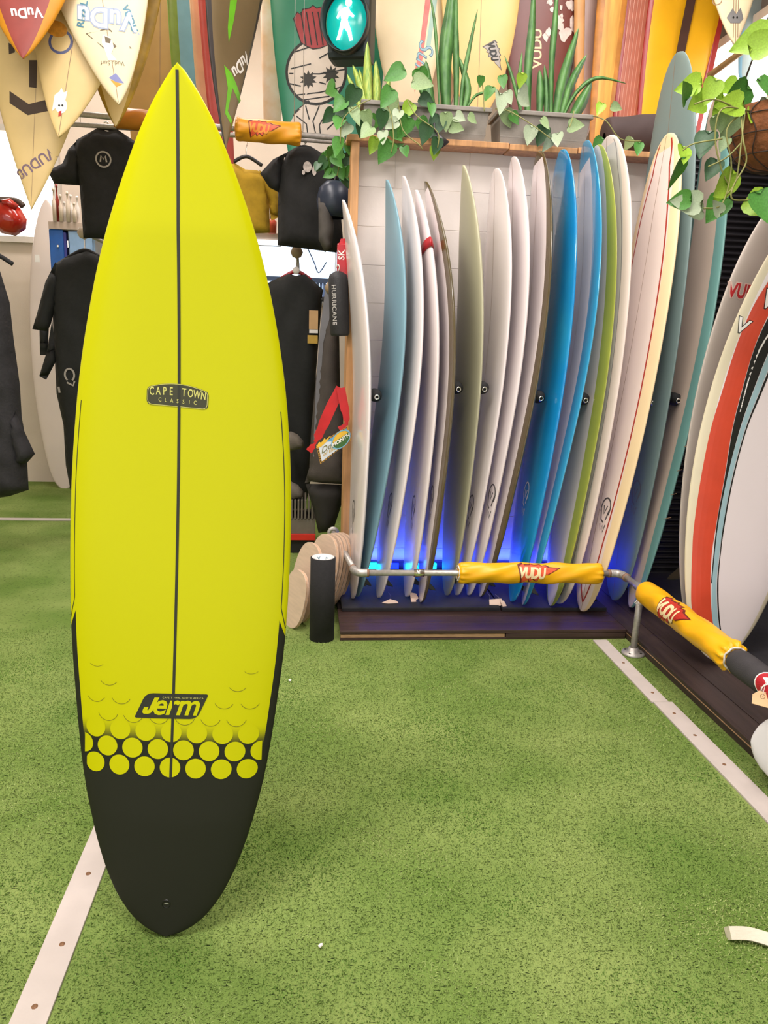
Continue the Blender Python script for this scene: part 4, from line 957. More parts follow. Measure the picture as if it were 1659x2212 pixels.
for z in (.02, L - .02): lathe('end_collar', [(.016, -.015), (.024, -.012), (.024, .012), (.016, .015)], STEEL, t, seg=14, mw=Matrix.Translation((0, 0, z)))
def on_rail(u): 
    k = (u - 60) / (745 - 60); return Vector(ra2) * (1 - k) + Vector(rb2) * k
t, fm4, L = pad(on_rail(500), on_rail(648), .062, mat('amber_vinyl', 'dc9418', .4, .1, 6), 'amber foam pad with a red flash logo on the upper rail', seed=11, wr=.004)
a0 = face_angle(t.matrix_world, on_rail(570)); us4 = up_sign(t.matrix_world, a0)
vudu(lambda x, y, o: fm4(x, (y + .012) * us4, o, L * .42, a0), .19, LOGO_DK, ORP, mat('logo_gold', 'd98a2a', .5), t)
t, fm5, L = pad(on_rail(238), on_rail(330), .055, mat('orange_vinyl', 'bd7420', .4, .1, 6), 'orange foam pad on the upper rail left of the yellow nose', seed=12, wr=.003)
pole('bamboo pole leaning under the top right board', PY(1530, 165, 4.52), PY(1720, 25, 4.2), .017, mat('bamboo', 'a8885a', .5, .15, 20))
t, _, L = pad(PY(1305, 298, 4.65), PY(1475, 284, 4.65), .105, mat('brown_foam', '4a3c3a', .8, .08, 8), 'dark brown foam roll lying on the ledge', name='foam_roll', seed=3, wr=.002, gather=(0, 0))

# ================================================================ PLANTERS AND PLANTS
PLM = mat('zinc_grey', '8d857c', .55, .12, 10, bump=.1); SOIL = mat('soil', '2c2019', .95, .3, 60, bump=.5)
def planter(x0, x1, label):
    t = thing('planter_trough', label, 'planter', ((x0 + x1) / 2, 4.335, 2.4245), 'grey planter troughs on the ledge'); w2, h_ = (x1 - x0) / 2, .155
    V = []
    for z, k in ((0, .94), (h_, 1.)):
        for sx, sy in ((-1, -1), (1, -1), (1, 1), (-1, 1)): V.append((sx * w2 * k, sy * .105 * (k if z else .85), z))
    for z in (h_, .03):
        for sx, sy in ((-1, -1), (1, -1), (1, 1), (-1, 1)): V.append((sx * (w2 - .012), sy * .093, z))
    Fc = [(3, 2, 1, 0)] + [(i, (i + 1) % 4, 4 + (i + 1) % 4, 4 + i) for i in range(4)] + [(4 + i, 4 + (i + 1) % 4, 8 + (i + 1) % 4, 8 + i) for i in range(4)] + [(8 + i, 8 + (i + 1) % 4, 12 + (i + 1) % 4, 12 + i) for i in range(4)] + [(12, 13, 14, 15)]
    mesh('trough', V, Fc, PLM, t)
    for sy in (-1, 1): box('rim', (-w2 - .012, sy * .105 - .011, h_ - .018), (w2 + .012, sy * .105 + .011, h_ + .004), PLM, t, bevel=.004)
    for sx in (-1, 1): box('rim', (sx * w2 - .011, -.105, h_ - .018), (sx * w2 + .011, .105, h_ + .004), PLM, t, bevel=.004)
    box('soil', (-w2 + .013, -.092, h_ - .06), (w2 - .013, .092, h_ - .03), SOIL, t)
    return t
xa1, xb1 = PY(784, 260, 4.23)[0], PY(1056, 270, 4.23)[0]; xa2, xb2 = PY(1078, 270, 4.23)[0], PY(1274, 280, 4.23)[0]
planter(xa1, xb1, 'grey trough planter at the left end of the ledge'); planter(xa2, xb2, 'grey trough planter at the right end of the ledge')
LEAFM = [mat('leaf_green', '4f8a3a', .4, .15, 20), mat('leaf_pale', '93ab78', .45, .12, 20), mat('leaf_dark', '2f5530', .45, .15, 20), mat('leaf_lime', '9cc23c', .4, .12, 20), mat('leaf_sage', 'a9b898', .5, .08, 20)]
STEMM = mat('vine_stem', '8a8a4e', .6, .15)
def leaf_mesh(m, name='leaf'):
    o = [(0, 0), (.16, .10), (.33, .06), (.42, -.12), (.40, -.34), (.28, -.58), (.13, -.82), (0, -1.0)]; V, Fc = [], []
    n = len(o)
    for i, (x, z) in enumerate(o): V.append((0, .10 * abs(x) - .05 * (1 + z) ** 2 + .02, z if i else -.02))
    for s in (-1, 1):
        for i, (x, z) in enumerate(o):
            V.append((s * x, -.16 * x + .06 * math.sin(z * 6) * x - .05 * (1 + z) ** 2, z))
    for s, b in ((0, n), (1, 2 * n)):
        for i in range(n - 1):
            f = (i, i + 1, b + i + 1, b + i); Fc.append(f if s == 0 else f[::-1])
    me = bpy.data.meshes.new(name); me.from_pydata(V, [], Fc); me.materials.append(m); me.polygons.foreach_set('use_smooth', [True] * len(me.polygons)); me.update(); return me
HEART = [leaf_mesh(m) for m in LEAFM]
def put_leaf(t, p, size, ang, kind, tilt=0., yaw=0.):
    o = link(bpy.data.objects.new('leaf', HEART[kind]), t); o.location = Vector(p) - Vector(t.location); o.scale = (size, size, size)
    o.rotation_euler = (math.radians(tilt), math.radians(ang), math.radians(yaw)); sm_ = None
    return o
def vine(label, root_px, Y, leaves, stems, cat='plant', name='trailing_pothos', grp='trailing vines on the planters', fac=.95):
    p0 = PY(*root_px, Y); t = thing(name, label, cat, tuple(p0), grp)
    for st_ in stems: tube('stem', smooth_path([Vector(PY(u, v, Y + dy)) - Vector(p0) for u, v, dy in st_], 5), .0028, STEMM, t, seg=6)
    for u, v, s, ang, kind in leaves:
        put_leaf(t, PY(u, v, Y + random.uniform(-.05, .05)), s * Y / F * fac * random.uniform(.85, 1.15), ang, kind, random.uniform(-35, 25), random.uniform(-40, 40))
    return t
# leaf lists: base pixel, length in pixels, turn in the picture plane (0 hangs straight down, + swings the tip left), colour
vine('bushy trailing pothos spilling over the left planter', (800, 228), 4.185,
     [(768, 190, 40, 20, 2), (742, 215, 40, 35, 0), (760, 235, 38, -20, 1), (722, 190, 44, 60, 0), (735, 255, 36, 10, 0), (752, 270, 36, 30, 4), (800, 275, 40, 35, 1), (828, 285, 34, -5, 4), (812, 300, 34, 20, 3),
      (850, 280, 30, -40, 0), (868, 292, 42, 35, 0), (842, 308, 44, 25, 0), (872, 318, 24, -15, 0), (880, 255, 44, 20, 0), (905, 258, 34, -40, 0), (862, 240, 34, 15, 4), (845, 195, 40, 30, 0), (850, 215, 44, 10, 1), (888, 225, 34, 30, 3),
      (910, 210, 40, -60, 2), (925, 270, 44, 20, 2), (950, 255, 40, 25, 2), (962, 245, 34, -10, 1), (985, 250, 34, -60, 4), (975, 272, 36, -70, 1), (945, 300, 36, 10, 2), (940, 318, 30, 5, 3), (905, 150, 46, -20, 0), (920, 170, 36, 40, 0),
      (870, 150, 40, 60, 0), (895, 175, 38, -75, 1), (790, 240, 34, -10, 1), (720, 240, 34, 40, 2), (735, 300, 34, 15, 0), (858, 262, 30, 60, 4), (930, 225, 30, 0, 0), (830, 240, 36, 20, 2), (815, 255, 34, 50, 0), (783, 262, 34, 5, 2), (745, 235, 40, 25, 2)],
     [[(830, 215, 0), (845, 250, -.05), (850, 300, -.06), (845, 330, -.05)], [(880, 215, 0), (900, 250, -.05), (945, 285, -.06), (945, 320, -.05)], [(800, 215, 0), (770, 230, -.05), (740, 260, -.05), (735, 310, -.04)], [(860, 215, 0), (870, 280, -.06), (905, 312, -.06), (912, 322, -.05)]])
vine('sage leaved pothos draped between the two planters', (1070, 240), 4.18,
     [(1078, 205, 44, 15, 4), (1095, 200, 30, -25, 4), (1120, 198, 46, -70, 4), (1090, 240, 34, -35, 1), (1105, 245, 32, -40, 0), (1062, 190, 30, 20, 0), (1085, 165, 30, -10, 0), (1040, 165, 20, 10, 0), (1148, 275, 40, 10, 4), (1170, 258, 30, -40, 1),
      (1190, 295, 40, 20, 4), (1205, 290, 36, -10, 4), (1230, 272, 40, -85, 1), (1175, 275, 36, 15, 2), (1300, 225, 26, 20, 3), (1322, 228, 26, -70, 1), (1300, 300, 30, 40, 0), (1380, 310, 30, 5, 0), (1365, 300, 26, 40, 1), (1128, 160, 26, 5, 3), (1012, 250, 30, -60, 1)],
     [[(1070, 235, 0), (1100, 240, -.03), (1150, 270, -.05), (1190, 300, -.05)], [(1280, 250, 0), (1310, 262, -.02), (1340, 300, -.03), (1385, 305, -.02)], [(1240, 240, 0), (1235, 262, -.04), (1230, 275, -.05)], [(1046, 240, 0), (1044, 200, .02), (1040, 168, 0)]])
vine('dark fern like vine hanging beside the pine post', (735, 320), 4.38,
     [(u, v, random.uniform(26, 38), random.uniform(-50, 70), random.choice((0, 0, 1, 2, 2))) for u, v in [(705, 345), (722, 335), (740, 330), (755, 342), (712, 360), (730, 358), (748, 362), (762, 330), (700, 330), (720, 372), (742, 380), (690, 352), (755, 310), (712, 318)]],
     [[(745, 290, 0), (738, 330, 0), (728, 380, 0)], [(745, 290, 0), (715, 320, 0), (702, 350, 0)], [(750, 295, 0), (758, 340, 0), (752, 385, 0)]])
BLK_P = thing('plant_clip', 'black plastic clip lamp hanging among the vine leaves', 'clip lamp', tuple(PY(945, 300, 4.19)))
lathe('shade', [(0, .02), (.02, .02), (.026, 0), (.045, -.045), (.043, -.045), (.02, -.004), (0, .0)], mat('clip_black', '2a2427', .4), BLK_P, mw=Matrix.Rotation(math.radians(-35), 4, 'Y')); tube('clip_arm', smooth_path([(0, 0, .02), (-.02, .01, .06), (0, .06, .12)]), .006, mat('clip_black', '2a2427'), BLK_P, seg=8)

def blade(t, pts, wd, m, tw=.3):
    pts = [Vector(p) for p in smooth_path(pts, 5)]; n = len(pts); V, Fc = [], []
    for i, p in enumerate(pts):
        k = i / (n - 1); w2 = wd / 2 * (math.sin(min(1, .35 + k * .9) * math.pi / 2) * (1 - max(0, k - .55) / .45) ** .7 + .02); d = (pts[min(i + 1, n - 1)] - pts[max(i - 1, 0)]).normalized()
        s = d.cross(Vector((0, -1, 0))); s.normalize(); a = tw * k; s2 = s * math.cos(a) + Vector((0, -1, 0)) * math.sin(a); nn = d.cross(s2)
        V += [p - s2 * w2 + nn * w2 * .25, p - nn * .002, p + s2 * w2 + nn * w2 * .25, p + nn * .004]
    for i in range(n - 1):
        for a, b in ((0, 1), (1, 2), (2, 3), (3, 0)): Fc.append((i * 4 + a, i * 4 + b, i * 4 + 4 + b, i * 4 + 4 + a))
    return mesh('leaf_blade', V, Fc, m, t, smooth=True, idx=None)
SNK = mat('snake_leaf', '3d6a34', .45, .2, 9, stretch=(4, 4, 1.5), col2='5f8f4a'); SNKY = mat('yellow_edged_leaf', '6f9a3c', .45, .15, 14, stretch=(14, 14, 1), col2='b8c65a')
def snake(label, base, Y, blades, m):
    p0 = PY(*base, Y); t = thing('snake_plant', label, 'plant', tuple(p0), 'upright plants in the planters')
    for pts, wpx in blades: blade(t, [Vector(PY(u, v, Y + k * .02)) - Vector(p0) for k, (u, v) in enumerate(pts)], wpx * Y / F, m, random.uniform(-.5, .5))
snake('short yellow edged snake plant at the left of the planter', (800, 240), 4.335, [([(790, 240), (780, 190), (762, 140)], 16), ([(800, 240), (796, 180), (794, 90)], 22), ([(812, 240), (815, 190), (812, 130)], 18), ([(780, 240), (768, 200), (750, 160)], 14), ([(822, 240), (835, 200), (842, 165)], 12), ([(795, 240), (786, 200), (776, 150)], 14)], SNKY)
snake('tall dark snake plant in the middle of the left planter', (965, 245), 4.335, [([(965, 245), (962, 130), (972, 40), (980, -60)], 30), ([(985, 245), (986, 160), (984, 60), (986, -40)], 14), ([(950, 245), (945, 130), (938, 40), (925, -30)], 7), ([(940, 245), (925, 215), (905, 185)], 22), ([(995, 245), (1000, 180), (1015, 100), (1032, 20)], 10), ([(1000, 245), (1010, 190), (990, 120)], 16), ([(1005, 240), (1030, 205), (1075, 198)], 6), ([(935, 245), (925, 200), (920, 130)], 24)], SNK)
snake('tall snake plant with leaning blades in the right planter', (1170, 262), 4.335, [([(1140, 262), (1142, 150), (1150, 60), (1155, -60)], 20), ([(1190, 262), (1192, 140), (1200, 40), (1205, -50)], 14), ([(1200, 262), (1215, 180), (1250, 60)], 24), ([(1210, 262), (1235, 180), (1268, 118)], 18), ([(1165, 262), (1168, 200), (1165, 150)], 18), ([(1180, 262), (1182, 200), (1176, 140)], 14), ([(1125, 262), (1122, 180), (1128, 110)], 10), ([(1130, 262), (1108, 170), (1090, 120)], 8), ([(1215, 255), (1245, 200), (1290, 168), (1352, 180)], 9), ([(1232, 262), (1255, 225), (1278, 178)], 26)], SNK)

# hanging basket with golden pothos
bp = PY(1690, 240, 2.75); hb = thing('hanging_basket', 'woven brown coir hanging basket at the right edge', 'basket', tuple(bp))
COIR = mat('coir', '8a5330', .85, .25, 30, bump=.6, bscale=60)
lathe('bowl', [(.165, 0), (.172, -.03), (.165, -.09), (.135, -.15), (.08, -.185), (0, -.195)], COIR, hb, seg=32)
lathe('soil', [(0, -.02), (.16, -.02)], SOIL, hb, seg=24)
WIRE = mat('dark_wire', '3b2a20', .6, .1)
for k in range(12):
    a = 2 * math.pi * k / 12; pts = []
    for i, (r, z) in enumerate([(.168, .0), (.176, -.035), (.169, -.092), (.138, -.154), (.082, -.19), (.01, -.2)]): b_ = a + .12 * math.sin(i * 3.1 + k); pts.append((r * math.cos(b_), r * math.sin(b_), z))
    tube('wire', smooth_path(pts, 3), .0022, WIRE, hb, seg=5)
for r, z in ((.176, -.035), (.168, -.095), (.137, -.155)): tube('wire', [(r * math.cos(6.2832 * k / 30), r * math.sin(6.2832 * k / 30), z) for k in range(31)], .0022, WIRE, hb, seg=5)
for k in range(3): a = 2.1 * k + .4; tube('chain', [(.165 * math.cos(a), .165 * math.sin(a), 0), (0, 0, .62)], .003, WIRE, hb, seg=6)
tube('hook', [(0, 0, .62), (0, 0, 4.3 - bp[2])], .004, WIRE, hb, seg=6)
vine('golden pothos trailing from the hanging basket', (1640, 245), 2.68,
     [(1512, 180, 56, 85, 3), (1545, 175, 60, 20, 3), (1480, 215, 46, 120, 0), (1515, 215, 56, 60, 3), (1560, 240, 40, 0, 1), (1585, 245, 70, 15, 1), (1610, 190, 70, 40, 0), (1640, 175, 60, -30, 0), (1600, 225, 60, 80, 3), (1655, 215, 50, 0, 4), (1625, 105, 70, -110, 3), (1660, 75, 80, 70, 3),
      (1475, 320, 52, 15, 3), (1470, 345, 64, -10, 0), (1565, 395, 70, 55, 3), (1580, 375, 70, 25, 3), (1560, 430, 70, 30, 0), (1510, 440, 66, 95, 4), (1490, 430, 54, 85, 0), (1555, 460, 40, 130, 4), (1620, 430, 80, -60, 3), (1640, 420, 70, -20, 0), (1530, 290, 52, 10, 2), (1548, 350, 44, 20, 2), (1560, 210, 50, 30, 3),
      (1540, 255, 40, -20, 1), (1570, 300, 36, 20, 1), (1515, 455, 50, 70, 4), (1590, 180, 40, 60, 3), (1625, 240, 44, 20, 3)],
     [[(1620, 240, 0), (1560, 235, -.05), (1545, 300, -.05), (1560, 370, -.05), (1575, 400, -.04)], [(1610, 240, 0), (1570, 280, -.04), (1580, 360, -.05), (1560, 440, -.05), (1520, 450, -.05)], [(1600, 240, 0), (1605, 300, -.08), (1612, 350, -.08), (1585, 400, -.08), (1582, 430, -.08), (1620, 432, -.06)],
      [(1600, 240, 0), (1545, 215, -.05), (1500, 225, -.05)], [(1610, 235, 0), (1600, 320, -.07), (1590, 390, -.07), (1570, 420, -.06)], [(1560, 300, -.05), (1500, 310, -.05), (1475, 325, -.04)], [(1600, 310, -.06), (1570, 340, -.06), (1530, 360, -.05)]], grp=None, fac=.98)

# ================================================================ CLOTHES AND FAR CORNER
def pxz(pts, Y, o): return [(PY(u, v, Y)[0] - o[0], PY(u, v, Y)[2] - o[2]) for u, v in pts]
def garment(label, cat, base, Y, parts, name):
    o = Vector(PY(*base, Y)); t = thing(name, label, cat, tuple(o))
    for nm, pts, th, m, fold, dy in parts: puff(nm, pxz(pts, Y, o), th, m, t, dmax=.09, step=.035, fold=fold, mw=Matrix.Translation((0, dy, 0)))
    return t, o
def hanger(t, o, u, v, Y, wpx, m, top=24):
    p = Vector(PY(u, v, Y)) - Vector(o); k = Y / F
    hg = tube('hanger', smooth_path([p + Vector((-wpx / 2 * k, 0, -wpx * .22 * k)), p + Vector((-wpx * .12 * k, 0, .0)), p + Vector((wpx * .12 * k, 0, 0)), p + Vector((wpx / 2 * k, 0, -wpx * .22 * k))], 5), .012, m, t, seg=8)
    tube('hook', smooth_path([p, p + Vector((0, 0, top * k * .5)), p + Vector((.012, 0, top * k * .85)), p + Vector((0, 0, top * k)), p + Vector((-.014, 0, top * k * .88))], 5), .004, CHROME, hg, seg=6)
COT = mat('black_cotton', '1d1c1b', .9, .15, 30, bump=.2, bscale=300)
t, o = garment('black T-shirt with a round white chest badge on the rail', 't-shirt', (230, 520), 5.09, [('body', [(210, 277), (232, 284), (253, 279), (291, 305), (322, 325), (335, 420), (335, 522), (180, 514), (172, 402), (160, 330), (165, 302)], .06, COT, .006, 0),
      ('sleeve', [(168, 300), (180, 340), (172, 400), (140, 398), (116, 396), (101, 368), (134, 352), (146, 322)], .05, COT, .006, .01)], 't_shirt')
hanger(t, o, 230, 280, 5.1, 90, DARKROPE, 14)
c = Vector(PY(231, 351, 5.1)) - o
decal('badge', [stroke2(arc_pts(0, 0, .042, 0, 360, 24), .009), stroke2([(-.018, -.015), (-.012, .02), (0, .0), (.012, .02), (.018, -.015)], .009)], lambda x, y: (c.x + x, -.075, c.z + y), mat('faded_print', 'a59d94', .8), t)
t, o = garment('black long wetsuit hanging at left behind the yellow board', 'wetsuit', (180, 1056), 5.40, [('body', [(172, 545), (189, 540), (215, 552), (245, 600), (250, 850), (240, 1056), (152, 1058), (142, 1004), (137, 918), (122, 850), (118, 770), (112, 650), (118, 570), (140, 556)], .07, NEO, .005, 0),
      ('sleeve', [(122, 566), (136, 610), (112, 700), (104, 716), (72, 711), (82, 678), (100, 610)], .05, NEO, .003, -.02), ('sleeve', [(104, 700), (100, 767), (84, 767), (83, 712)], .03, NEO, .002, .02), ('sleeve', [(116, 690), (124, 780), (103, 820), (88, 812), (104, 760)], .035, NEO, .003, -.03)], 'wetsuit')
hanger(t, o, 184, 543, 5.4, 80, DARKROPE, 42)
c = Vector(PY(158, 815, 5.4)) - o
decal('chest_print', [stroke2(arc_pts(0, .02, .03, -60, 240, 14, ry=.04), .012), stroke2([(-.02, -.03), (.02, -.05), (.03, -.02)], .012), stroke2([(-.07, -.1), (-.075, -.06)], .014)], lambda x, y: (c.x + x, -.078, c.z + y), mat('faded_print', 'a59d94'), t)
ARMS = [(181, 503, 5.4, 'cream_knob', 'b9a792', 'ball ended display rack arm carrying the left hanging wetsuit')]
JK = mat('dark_jacket', '252325', .85, .2, 12, bump=.3, bscale=60)
t, o = garment('dark padded jackets hanging at the far left edge', 'jacket', (30, 1075), 4.55, [('body', [(-70, 540), (-20, 560), (0, 585), (21, 654), (29, 729), (43, 832), (47, 901), (56, 950), (62, 1058), (20, 1072), (-70, 1085)], .10, JK, .012, 0), ('sleeve', [(30, 860), (48, 905), (82, 978), (64, 998), (40, 1000), (24, 930)], .06, JK, .006, -.05)], 'jacket')
t['label'] = 'dark padded jacket hanging at the far left edge'
hanger(t, o, -20, 548, 4.55, 80, DARKROPE)
YT = mat('mustard_cotton', 'c8a02c', .9, .12, 14, bump=.2, bscale=200)
t, o = garment('mustard yellow T-shirt on a black hanger, right of the yellow nose', 't-shirt', (540, 505), 5.45, [('body', [(480, 345), (507, 352), (530, 366), (556, 368), (584, 385), (582, 440), (583, 503), (530, 505), (480, 505)], .05, YT, .007, 0), ('sleeve', [(560, 368), (600, 402), (603, 470), (586, 478), (580, 430), (565, 392)], .04, YT, .005, -.02)], 't_shirt')
hanger(t, o, 532, 340, 5.45, 62, mat('black_plastic', '221f1f', .3), 34)
t, o = garment('black T-shirt with a small chest print on the rail', 't-shirt', (670, 545), 5.09, [('body', [(622, 330), (640, 318), (671, 316), (691, 328), (705, 345), (715, 380), (732, 420), (744, 548), (600, 530), (601, 415), (606, 360)], .07, COT, .008, 0), ('sleeve', [(616, 332), (602, 416), (582, 406), (562, 375), (590, 345)], .05, COT, .005, -.01), ('sleeve', [(697, 332), (722, 350), (735, 395), (712, 402)], .05, COT, .005, -.01)], 't_shirt')
hanger(t, o, 658, 320, 5.12, 80, DARKROPE, 14)
c = Vector(PY(668, 374, 5.12)) - o
decal('chest_print', [disc2(-.012, .012, .026, .032, 14), disc2(.03, -.006, .014, .03, 12), disc2(-.035, -.02, .01, .014, 10)], lambda x, y: (c.x + x, -.088, c.z + y), mat('faded_print2', 'b9aca4', .8, .2, 60), t)
t, o = garment('long black wetsuit with swing tags hanging right of the yellow board', 'wetsuit', (630, 1110), 5.35, [('body', [(560, 640), (579, 611), (622, 590), (640, 596), (660, 591), (698, 626), (692, 690), (683, 800), (677, 950), (668, 1060), (655, 1106), (600, 1110), (560, 1000)], .08, NEO, .005, 0)], 'wetsuit')
hanger(t, o, 640, 588, 5.35, 60, mat('red_plastic', 'a3121c', .35), 46)
ARMS.append(None)
ARMS += [(716, 622, 4.78, 'tan_knob', '9a8468', 'small rack arm behind the black pouch holding the charcoal wetsuit'), (724, 425, 5.0, 'tan_knob', '9a8468', 'rack arm behind the navy helmet')]
ARMS[1:2] = [(641, 545, 5.35, 'tan_knob', '9a8468', 'ball ended display rack arm carrying the wetsuit with tags')]
c = Vector(PY(640, 585, 5.33)) - o; lathe('size_disc', [(0, .012), (.022, .012), (.024, 0)], WHITEM, t, seg=18, mw=Matrix.Translation(c + Vector((0, -.03, 0))) @ Matrix.Rotation(math.pi / 2, 4, 'X'))
c = Vector(PY(677, 692, 5.35)) - o; box('swing_tag', c + Vector((-.03, -.094, -.06)), c + Vector((.03, -.09, .062)), mat('tan_card', 'c79f6e', .6, .06), t, bevel=.0015); box('swing_tag', c + Vector((-.028, -.09, -.085)), c + Vector((.03, -.087, -.05)), WHITEM, t, bevel=.001)
c = Vector(PY(675, 733, 5.35)) - o; box('swing_tag', c + Vector((-.034, -.092, -.027)), c + Vector((.034, -.088, .027)), mat('mustard_card', 'c09a3c', .6, .1), t, bevel=.0015)
CH = mat('charcoal_neoprene', '4a433e', .8, .15, 10, bump=.3, bscale=200); CH2 = mat('dark_skirt', '26231f', .8, .15)
t, o = garment('worn charcoal wetsuit with a flared hem hanging by the pine post', 'wetsuit', (705, 1150), 4.75, [('body', [(712, 640), (732, 680), (735, 860), (748, 900), (747, 1030), (742, 1046), (700, 1044), (672, 1040), (658, 1044), (668, 1010), (672, 930), (682, 820), (694, 720)], .06, CH, .006, 0),
     ('skirt', [(660, 1046), (700, 1046), (744, 1048), (738, 1090), (722, 1140), (706, 1150), (688, 1152), (676, 1098)], .055, CH2, .006, .012), ('grey_arm', [(702, 626), (713, 628), (711, 690), (698, 740), (690, 860), (686, 985), (676, 985), (682, 840), (690, 720)], .03, mat('grey_blue_cloth', '77777c', .8, .1), .003, -.035)], 'wetsuit')
hanger(t, o, 716, 640, 4.75, 40, DARKROPE, 20)
# accessories on the post
p = PY(739, 565, 4.24); t = thing('accessory_box', 'shiny red box hanging on the pine post', 'box', tuple(p)); box('box', (-.028, -.03, -.10), (.045, .03, .09), mat('shiny_red', 'c01420', .2, .06, coat=.4), t, bevel=.008)
prism('hang_tab', [(-.02, .085), (.035, .085), (.03, .115), (-.01, .112)], .004, mat('shiny_red', 'c01420'), t, mw=Matrix.Translation((0, -.02, 0)))
decal('print', [xf(text2('SK', .045, bold=.02), -.004, .03, 90), xf(text2('S', .03), -.004, -.06, 90)], lambda x, y: (x, -.0308, y), WHITEP, t)
p = PY(732, 655, 4.20); t = thing('zip_pouch', 'black cylindrical pouch with white sideways lettering on the post', 'pouch', tuple(p)); t.rotation_euler = (0, math.radians(-3), 0)
lathe('body', [(0, .165), (.02, .16), (.045, .145), (.052, .12), (.052, -.155), (.045, -.168), (0, -.17)], mat('black_nylon', '2b2a2d', .6, .1, 30, bump=.2), t, seg=26)
L_ = text2('HURRICANE', .034, bold=.02, spacing=1.12)
decal('lettering', [xf(L_, 0, -.01, -90)], lambda x, y: (.0535 * math.sin(-.55 + x / .0535), -.0535 * math.cos(-.55 + x / .0535), y), mat('pouch_print', 'b9b4b0', .6), t)
tube('pull_cord', smooth_path([(0, -.01, .16), (.008, -.02, .18), (0, -.01, .195), (-.008, 0, .18)], 5), .003, WHITEM, t, seg=6)
# promo tag on a red ribbon
p = PY(738, 842, 4.10); pr = thing('promo_tag', 'deal of the month card hanging from a red ribbon beside the pine post', 'promo card', tuple(p)); YT_ = 4.02
def lp(u, v, Y=YT_): return Vector(PY(u, v, Y)) - Vector(p)
def ribbon(pts, wd, nm='ribbon'):
    pts = [Vector(q) for q in smooth_path(pts, 4)]; V, Fc = [], []
    for i, q in enumerate(pts):
        d = (pts[min(i + 1, len(pts) - 1)] - pts[max(i - 1, 0)]).normalized(); s = d.cross(Vector((0, -1, .1))).normalized(); k = wd[min(i * len(wd) // len(pts), len(wd) - 1)] / 2
        V += [q - s * k + Vector((0, -.001, 0)), q + s * k + Vector((0, -.001, 0)), q + s * k + Vector((0, .001, 0)), q - s * k + Vector((0, .001, 0))]
    for i in range(len(pts) - 1):
        for a, b in ((0, 1), (1, 2), (2, 3), (3, 0)): Fc.append((i * 4 + a, i * 4 + b, i * 4 + 4 + b, i * 4 + 4 + a))
    mesh(nm, V, Fc, mat('red_satin2', 'c41a20', .35, .1, 12), pr)
ribbon([lp(736, 838), lp(715, 880), lp(695, 925), lp(681, 955)], [.05, .055, .055, .045, .02]); ribbon([lp(736, 838, 4.0), lp(742, 870, 4.0), lp(748, 900, 4.0), lp(748, 918, 4.0)], [.045, .045, .035, .02])
ribbon([lp(682, 956, 4.0), lp(674, 966, 4.0), lp(667, 975, 4.0)], [.012, .03, .035], 'ribbon_tail'); ribbon([lp(750, 916, 3.99), lp(742, 922, 3.99), lp(733, 928, 3.99)], [.012, .025, .03], 'ribbon_tail')
ocard = lp(683, 962, 3.985); ex = (lp(752, 920, 3.985) - ocard); ex.normalize(); ez = (lp(692, 1003, 3.985) - ocard).normalized(); sc_ = 3.985 / F
cw, chh = (lp(752, 920, 3.985) - ocard).length, (lp(692, 1003, 3.985) - ocard).length
def card(x, y, o_=0.): q = ocard + ex * (x * cw) + ez * (y * chh); return (q.x, q.y - o_, q.z)
def cquad(name, pts, m, o_): decal(name, [poly2(pts, 1.)], lambda x, y: card(x, y, o_), m, pr)
V = [card(x, y, o_) for o_ in (0, -.003) for x, y in ((0, 0), (1, 0), (1, .75), (0, 1))]; mesh('card', V, [(0, 1, 2, 3), (7, 6, 5, 4), (0, 4, 5, 1), (1, 5, 6, 2), (2, 6, 7, 3), (3, 7, 4, 0)], mat('card_gold', 'b98a3a', .5), pr)
cquad('card_field', [(.06, .08), (.95, .08), (.95, .72), (.06, .9)], mat('card_white', 'd9dfe6', .5), .001); cquad('card_sky', [(.25, .08), (.95, .08), (.95, .72), (.55, .3)], mat('card_blue', '5d9fcf', .5, .1), .0016)
for k in range(11):
    x = .04 + .088 * k; cquad('border_tick', [(x, .015), (x + .035, .015), (x + .035, .06), (x, .06)], BLACK, .002); cquad('border_tick', [(x, .985 - .25 * x), (x + .035, .98 - .25 * x), (x + .035, .93 - .25 * x), (x, .935 - .25 * x)], BLACK, .002)
for k in range(7): y = .1 + .12 * k; cquad('border_tick', [(.01, y), (.045, y), (.045, y + .05), (.01, y + .05)], BLACK, .002)
GLD = mat('gold_print', 'c9a22e', .5)
decal('lettering', [xf(text2('Deal', .42, shear=.35, sx=.62), .33, .42, 0)], lambda x, y: card(x, .84 - y, .0026), mat('olive_print', '6f6a24', .5), pr)
decal('lettering', [xf(text2('of the', .27, shear=.3, sx=.62), .32, .2, 0)], lambda x, y: card(x, .84 - y, .0026), GLD, pr)
decal('sunburst', [poly2([(-.02, .12), (.1, -.08), (.16, .02), (.28, -.12), (.3, .0), (.45, -.06), (.34, .1), (.12, .2)], 1.)], lambda x, y: card(x, y, .0024), mat('sun_yellow', 'e8b83a', .5), pr)
decal('round_seal', [disc2(.72, .42, .3, .42, 24)], lambda x, y: card(x, y, .003), mat('seal_blue', '7fb9d8', .5), pr); decal('round_seal', [disc2(.72, .42, .26, .37, 24)], lambda x, y: card(x, y, .0036), mat('seal_green', '3f6b34', .5), pr); decal('round_seal', [poly2(arc_pts(.72, .40, .25, 180, 360, 16, ry=.34), 1.)], lambda x, y: card(x, y, .0042), mat('sun_yellow', 'e8b83a'), pr)
decal('seal_band', [poly2([(.44, .36), (1.0, .30), (1.0, .52), (.44, .58)], 1.)], lambda x, y: card(x, y, .0046), mat('seal_green', '3f6b34'), pr)
